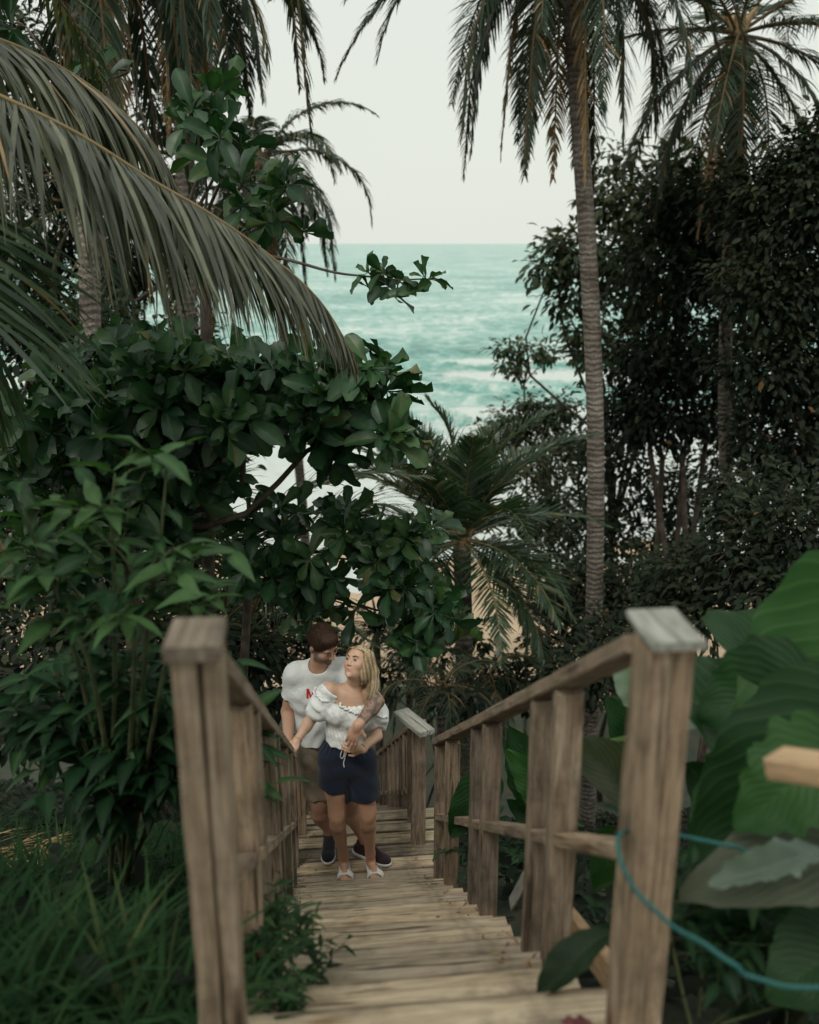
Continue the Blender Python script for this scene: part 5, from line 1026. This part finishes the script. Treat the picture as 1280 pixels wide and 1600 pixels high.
# bracelet
for w_, d_ in ((W_WL, W_WL - W_EL), (W_WR, W_WR - W_ER)):
    d_ = nrm(d_); A_ = nrm(np.cross(d_, (0, 0, 1.))); B_ = np.cross(d_, A_); a = np.linspace(0, 2 * math.pi, 26); c = w_ - d_ * .012; mb = MB(); tube(mb, c + .029 * (np.cos(a)[:, None] * A_ + np.sin(a)[:, None] * B_), .0032, 6, caps=False); mb.build('bracelet', M_GOLD, WOM)
# her hair
r = rng(21); sc = .94
F = Field(W_H - .26, W_H + .26, .0045)
F.add([E_(gW(0, -.020, .040), HF, (.079 * sc, .094 * sc, .083 * sc), .02), E_(gW(.058, -.03, -.01), HF, (.024, .05, .085), .03), E_(gW(-.060, -.022, -.02), HF, (.026, .052, .09), .03), E_(gW(0, -.07, -.03), HF, (.07, .05, .11), .03)])
lock = [lf(577, 1026, 5.38), lf(583, 1050, 5.38), lf(583, 1075, 5.33), lf(576, 1095, 5.26)]
for a_, b_, ra, rb in zip(lock[:-1], lock[1:], (.032, .034, .030), (.034, .030, .014)): F.add([C_(a_, b_, ra, rb, .03)])
F.cut([E_(gW(0, .075, -.030), HF, (.056 * sc, .062 * sc, .094 * sc)), ('e', gW(.01, .10, -.02), HF, (.058 * sc, .062 * sc, .09 * sc))], .012)
F.wrinkle(lambda P: .0008 * np.sin(((P - W_H) @ HF[0]) * 700 + 3 * np.sin(P[:, 2] * 22)))
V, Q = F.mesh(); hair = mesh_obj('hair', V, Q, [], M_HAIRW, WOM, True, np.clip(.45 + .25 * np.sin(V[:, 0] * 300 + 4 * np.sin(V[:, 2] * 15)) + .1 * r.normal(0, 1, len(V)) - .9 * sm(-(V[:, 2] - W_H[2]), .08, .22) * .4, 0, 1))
mb = MB(); paths = []
for k in range(520):
    sx = -1 if k % 3 else 1; u = r.uniform(-.075, .070); th = r.uniform(.15, 1.0)
    p0 = gW(sx * .004, u, .122 - abs(u) * .35 - max(0, abs(u) - .05) * .9); p1 = gW(sx * .056, u * .9 - .010, .098 - abs(u) * .2); p2 = gW(sx * .083, u * .55 - .022, .035)
    if sx < 0:                                                     # her left side, the one at the right of the picture, runs down in front of the shoulder
        o = r.normal(0, .0115, 3); fr = r.uniform(.75, 1.06); pts = [p0, p1, p2, lock[1] + o + (0, -.01, 0), lock[2] + o * 1.3 + r.normal(0, .004, 3), lock[2] * (1 - fr) + lock[3] * fr + o * 1.3 + r.normal(0, .008, 3)]
    else: pts = [p0, p1, p2, gW(.078, -.045 + u * .2, -.04), gW(.062, -.06, -.10)]
    paths.append((spline(pts, 18) + r.normal(0, .0008, (18, 3)), r.uniform(.3, 1.0)))
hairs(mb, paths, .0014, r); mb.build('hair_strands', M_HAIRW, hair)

# ---------------- the man
M_P, M_W, M_C, M_N = lf(503, 1158, 5.66), lf(498, 1122, 5.65), lf(495, 1078, 5.63), lf(498, 1042, 5.60)
M_SR, M_SL = lf(463, 1053, 5.60), lf(536, 1047, 5.62); M_ER, M_WR = lf(450, 1112, 5.62), stair(5.46, -.47, RT(5.46) + .035)
M_EL, M_WL = lf(589, 1096, 5.27), lf(559, 1134, 5.075)
M_HR, M_HL = lf(486, 1166, 5.66), lf(526, 1166, 5.66); M_KR, M_KL = lf(499, 1262, 5.56), lf(548, 1262, 5.58); M_AR, M_AL = lf(515, 1322, 5.60), lf(571, 1328, 5.50)
for a_ in (M_AR, M_AL): a_[2] = LAND + .11
MF = frame(M_SR - M_SL, (.12, -1, 0)); MF = frame(MF[0] * (1, 1, .6), (.12, -1, 0))
MH = frame((-.60, -.66, -.22), (.62, -.64, -.44)); M_H = lf(505, 1007, 5.49)
hp, hs_, gM = head_prims(M_H, MH, 1.05, True)
MAN = thing('person', (float(M_P[0]), float(M_P[1]), LAND), 'dark-haired bearded man in white t-shirt and khaki shorts hugging the woman from behind', 'person')
legs = []
for q, (H_, K_, A_, dr) in enumerate(((M_HR, M_KR, M_AR, np.array((.02, -1, 0))), (M_HL, M_KL, M_AL, np.array((.86, -.55, 0))))):
    L_ = [C_(H_, K_ + (0, 0, .04), .095, .062, .03), C_(K_ + (0, 0, .04), K_ - (0, 0, .05), .060, .056, .02), E_(K_ + (0, -.035, .005), MF, (.036, .03, .045), .02), C_(K_ - (0, 0, .05), A_ + (0, 0, .03), .056, .037, .02), C_(K_ + (0, .035, -.10), K_ * .5 + A_ * .5 + (0, .02, .02), .050, .042, .03), C_(A_ + (0, 0, .04), A_ + (0, 0, -.04), .038, .038, .02), C_(A_ + (0, 0, -.05), A_ + dr * .10 + (0, 0, -.06), .032, .028, .02)]
    legs.append(L_)
torso = [E_(M_P + (0, .01, 0), MF, (.165, .115, .12), .05), E_(M_W, MF, (.155, .110, .12), .05), E_(M_C + (0, 0, -.02), MF, (.172, .118, .15), .05), C_(M_SR, M_SL, .058, .058, .05), C_(M_C + (0, 0, .08), M_N, .09, .062, .05), C_(M_N + (0, 0, -.02), M_H - MH[2] * .07 - MH[1] * .02, .060, .058, .02)]
arms = [C_(M_SR, M_ER, .056, .045, .03), C_(M_ER, M_WR, .046, .030, .015), C_(M_SL, M_EL, .056, .046, .03), C_(M_EL, M_WL, .047, .031, .015), E_(M_EL * .75 + M_WL * .25, MF, (.048, .048, .055), .02)]
hR = hand_prims(M_WR, (.0, -.95, -.25), (0.1, -.2, 1), -1, (.5, .55, .55, .6), 1.08)
hL = hand_prims(M_WL, (-.36, -.10, -.90), (-.15, -1, .16), 1, (.16, .13, .13, .18), 1.05, .045)
F = Field((-1.1, 4.85, LAND - .02), (0.08, 5.95, -2.15), .005)
F.add(legs[0]); G2 = Field((-1.1, 4.85, LAND - .02), (0.08, 5.95, -2.15), .005).add(legs[1]); F.G = np.minimum(F.G, G2.G); F.add(torso).add(arms).add(hp).cut(hs_, .010).add(hR).add(hL)
def mcol(V):
    c = np.tile(np.array((.54, .32, .22)), (len(V), 1)); q = (V - M_H) @ MH.T
    be = sm(-q[:, 2], .028, .05) * sm(-q[:, 2], -.2, .0) * sm(q[:, 1], -.005, .02) * (1 - sm(-q[:, 2], .12, .14)); mo = np.exp(-((q[:, 0] / .018) ** 2 + ((q[:, 2] + .057) / .007) ** 2)) * (q[:, 1] > .07)
    sb = sm(-q[:, 2], -.02, .0) * (np.abs(q[:, 0]) > .045) * sm(q[:, 1], -.01, .0) * (1 - sm(q[:, 1], .035, .05)) * (1 - sm(-q[:, 2], .12, .14)); be = np.maximum(be, sb) * (np.abs(q).max(1) < .16)
    be = be * .82 * (.85 + .15 * np.sin(q[:, 0] * 900) * np.sin(q[:, 2] * 800)); c = c * (1 - be[:, None]) + np.array((.055, .032, .022)) * be[:, None]; c = c * (1 - .8 * mo[:, None]) + np.array((.33, .13, .10)) * .8 * mo[:, None]
    ba = M_WL - M_EL; t_ = np.clip(((V - M_EL) @ ba) / (ba @ ba), -.3, 1.05); dd = np.linalg.norm(V - M_EL - t_[:, None] * ba, axis=1); on = (dd < .07) * (t_ > -.25) * (1 - sm(t_, .80, .9))
    pat = vn(V[:, 0] * 60 + 30 * V[:, 1], V[:, 2] * 60, 1.3, 12) + .7 * vn(V[:, 0] * 110, V[:, 2] * 110 + 50 * V[:, 1], 1.1, 13); ink = on * (.55 + .35 * sm(pat, -.4, .5)); c = c * (1 - ink[:, None]) + np.array((.085, .075, .066)) * ink[:, None]
    leg = sm(-V[:, 2], 3.3, 3.6)[:, None]; return c * (1 - leg) + np.array((.33, .185, .12)) * leg
sdf_obj('body', F, M_SKIN, MAN, mcol); eyes(gM, MH, 1.05, MAN, -.25 * MH[2], None)
# t-shirt
F = Field((-1.1, 4.95, -3.5), (0.08, 5.95, -2.2), .005)
F.add([E_(M_W + (0, 0, -.01), MF, (.176, .128, .16), .05), E_(M_C + (0, 0, -.02), MF, (.190, .134, .165), .05), C_(M_SR + (.01, 0, -.005), M_SL - (.01, 0, .005), .063, .063, .05), C_(M_SR + (.03, 0, .015), M_N + (0, 0, -.01), .055, .06, .05), C_(M_SL + (-.03, 0, .015), M_N + (0, 0, -.01), .055, .06, .05), C_(M_C + (0, 0, .10), M_N + (0, 0, -.01), .10, .078, .05), C_(M_W, M_P + (0, 0, .03), .150, .155, .04)])
S_ = Field((-1.1, 4.95, -3.5), (0.08, 5.95, -2.2), .005).add([C_(M_SR + (0, 0, .0), M_SR * .42 + M_ER * .58, .066, .074, .03), C_(M_SL, M_SL * .45 + M_EL * .55, .072, .075, .03)])
S_.add([arms[0], arms[2]], grow=.012).plane(M_SR * .42 + M_ER * .58, M_ER - M_SR, region=lambda X, Y, Z: X < M_C[0] - .1).plane(M_SL * .45 + M_EL * .55, M_EL - M_SL, region=lambda X, Y, Z: X > M_C[0] + .1)
h = np.clip(.5 + .5 * (F.G - S_.G) / .03, 0, 1); F.G = F.G * (1 - h) + S_.G * h - .03 * h * (1 - h)
F.add(torso[:4], grow=.010, k=.04); F.cut([C_(M_N + (0, -.03, .012), M_N + (.01, -.09, .11), .058, .080), C_(M_N + (0, 0, .005), M_H, .062, .072)], .008).plane(M_P + (0, 0, .035), (0.05, 0, -1))
def wf(P):
    q = P - M_C; a = np.arctan2(q[:, 0], -q[:, 1])
    return (.007 * np.sin(q[:, 0] * 22 + q[:, 2] * 38 + 2 * np.sin(q[:, 2] * 11)) * sm(-q[:, 2], -.05, .15) + .0032 * np.sin(q[:, 0] * 50 - q[:, 2] * 46 + 1.5 * np.sin(q[:, 0] * 20))) * sm(np.linalg.norm(P - M_N, axis=1), .12, .2) + .003 * vn(P[:, 0] * 18, P[:, 2] * 18, 1, 5)
F.wrinkle(wf); tee = sdf_obj('tshirt', F, M_TEE, MAN, None, 2)
BV = BVHTree.FromPolygons([tuple(v.co) for v in tee.data.vertices], [tuple(p.vertices) for p in tee.data.polygons])
# the red letter M printed on the chest: strokes laid on the cloth
mb = MB(); x0, y0, w_, h_ = 479.0, 1076.0, 14.5, 15.5; sl_ = .06
def quadstrip(a, b_, wd, n=8):
    a = np.array(a, float); b_ = np.array(b_, float); P = []
    for k in range(n + 1):
        c = a + (b_ - a) * k / n
        for q in (-.5, .5): xx = x0 + (c[0] + q * wd) * w_; yy = y0 + c[1] * h_ + sl_ * (c[0] + q * wd) * w_; P.append(onto(xx, yy, BV, .0035))
    mb.add(P, [(2 * k, 2 * k + 1, 2 * k + 3, 2 * k + 2) for k in range(n)])
quadstrip((.11, 0), (.11, 1), .22); quadstrip((.89, 0), (.89, 1), .22); quadstrip((.16, .0), (.5, .98), .20); quadstrip((.84, .0), (.5, .98), .20)
mb.build('chest_print', M_RED, tee, False)
# khaki shorts
F = Field((-1.1, 5.1, -3.85), (0.08, 6.0, -2.95), .005); hz = float(at(500, 1245, 5.55)[2])
for H_, K_ in ((M_HR, M_KR), (M_HL, M_KL)): F.add([C_(H_ + (0, 0, .03), H_ * .25 + K_ * .75, .118, .092, .03)])
F.add(legs[0] + legs[1], grow=.012, k=.02).add([E_(M_P + (0, .01, 0), MF, (.180, .130, .13), .04)]).plane((0, 0, hz), (0, 0, -1)).plane(M_P + (0, 0, .10), (0, 0, 1))
F.wrinkle(lambda P: .005 * np.sin(P[:, 2] * 50 + P[:, 0] * 30 + 1.5 * np.sin(P[:, 0] * 30)) + .003 * vn(P[:, 0] * 20, P[:, 2] * 20, 1, 6)); sdf_obj('shorts', F, M_KHAKI, MAN, None, 2)
F = Field(M_P - .3, M_P + .3, .005); F.add([E_(M_P + (0, .0, .045), MF, (.187, .137, .075), .02)]).plane(M_P + (0, 0, .10), (0, 0, 1)).plane(M_P + (0, 0, .02), (0.25, 0, -1)); sdf_obj('belt', F, M_BLACK, MAN, None, 1)
# trainers
for A_, dr, mt in ((M_AR, np.array((.02, -1, 0)), M_BLACK), (M_AL, np.array((.84, -.55, 0)), M_MAROON)):
    dr = nrm(dr); sd = np.cross(dr, (0, 0, 1.)); g0 = np.array((A_[0], A_[1], LAND)); Fs = np.array([sd, dr, (0, 0, 1.)])
    bx = [C_(g0 - dr * .055 + (0, 0, .045), g0 + dr * .06 + (0, 0, .045), .040, .042, .02), E_(g0 + dr * .135 + (0, 0, .038), Fs, (.047, .075, .036), .03), C_(g0 + dr * .09 + (0, 0, .055), g0 + dr * .01 + (0, 0, .095), .034, .040, .02), C_(g0 - dr * .03 + (0, 0, .06), g0 - dr * .02 + (0, 0, .115), .040, .044, .02)]
    F = Field(g0 - .26, g0 + .26, .0045).add(bx); F.plane(g0 + (0, 0, .026), (0, 0, -1)).plane(g0 + (0, 0, .118), (0, 0, 1)); sh = sdf_obj('shoe', F, mt, MAN)
    F = Field(g0 - .26, g0 + .26, .0045).add([C_(g0 - dr * .06 + (0, 0, .02), g0 + dr * .07 + (0, 0, .02), .044, .044, .02), E_(g0 + dr * .135 + (0, 0, .022), Fs, (.051, .080, .036), .02)]); F.plane(g0 + (0, 0, .029), (0, 0, 1)).plane(g0 + (0, 0, .001), (0, 0, -1)); sdf_obj('sole', F, M_SOLE, sh)
    mb = MB()
    for q in range(5): c = g0 + dr * (.065 + .018 * q); a = np.linspace(.5, math.pi - .5, 8); tube(mb, c + np.cos(a)[:, None] * sd * .036 + np.sin(a)[:, None] * np.array((0, 0, 1.)) * (.080 - .007 * q) + np.where(q % 2, 1, -1) * np.cos(a)[:, None] * dr * .010, .0028, 5)
    mb.build('laces', M_BLACK, sh)
# his hair
r = rng(33); F = Field(M_H - .16, M_H + .18, .004)
F.add([E_(gM(0, -.016, .040), MH, (.084, .106, .092), .02), E_(gM(0, .052, .098), MH, (.053, .036, .025), .03), E_(gM(0, -.075, -.01), MH, (.060, .030, .055), .03)])
F.cut([E_(gM(0, .098, -.008), MH, (.085, .060, .072)), E_(gM(0, .05, -.09), MH, (.10, .09, .085)), E_(gM(.09, .0, -.045), MH, (.03, .04, .045)), E_(gM(-.09, .0, -.045), MH, (.03, .04, .045)), C_(gM(0, -.05, -.12), gM(0, -.14, -.10), .055, .06)], .01)
F.wrinkle(lambda P: .0008 * vn(P[:, 0] * 60, P[:, 2] * 60 + P[:, 1] * 40, 1, 3))
V, Q = F.mesh(); hair = mesh_obj('hair', V, Q, [], M_HAIRM, MAN, True, np.clip(.3 + .1 * r.normal(0, 1, len(V)), 0, 1))
mb = MB(); q = (V - M_H) @ MH.T; sel = r.choice(len(V), 2600, replace=False); c0 = gM(0, -.016, .03)
for i in sel:
    p = V[i]; n_ = nrm(p - c0); fl_ = MH[1] * (.9 if q[i, 2] > .04 else .1) - MH[2] * (.35 if q[i, 2] > .04 else 1.0) + MH[0] * np.sign(q[i, 0]) * .35 + r.normal(0, .25, 3); fl_ = nrm(fl_ - n_ * (fl_ @ n_)); L = r.uniform(.012, .026)
    tube(mb, np.array([p - n_ * .002, p + fl_ * L * .5 + n_ * .003, p + fl_ * L + n_ * .0015]), np.array((.0011, .001, .0004)), 3, r.uniform(.1, 1), False)
mb.build('hair_strands', M_HAIRM, hair)
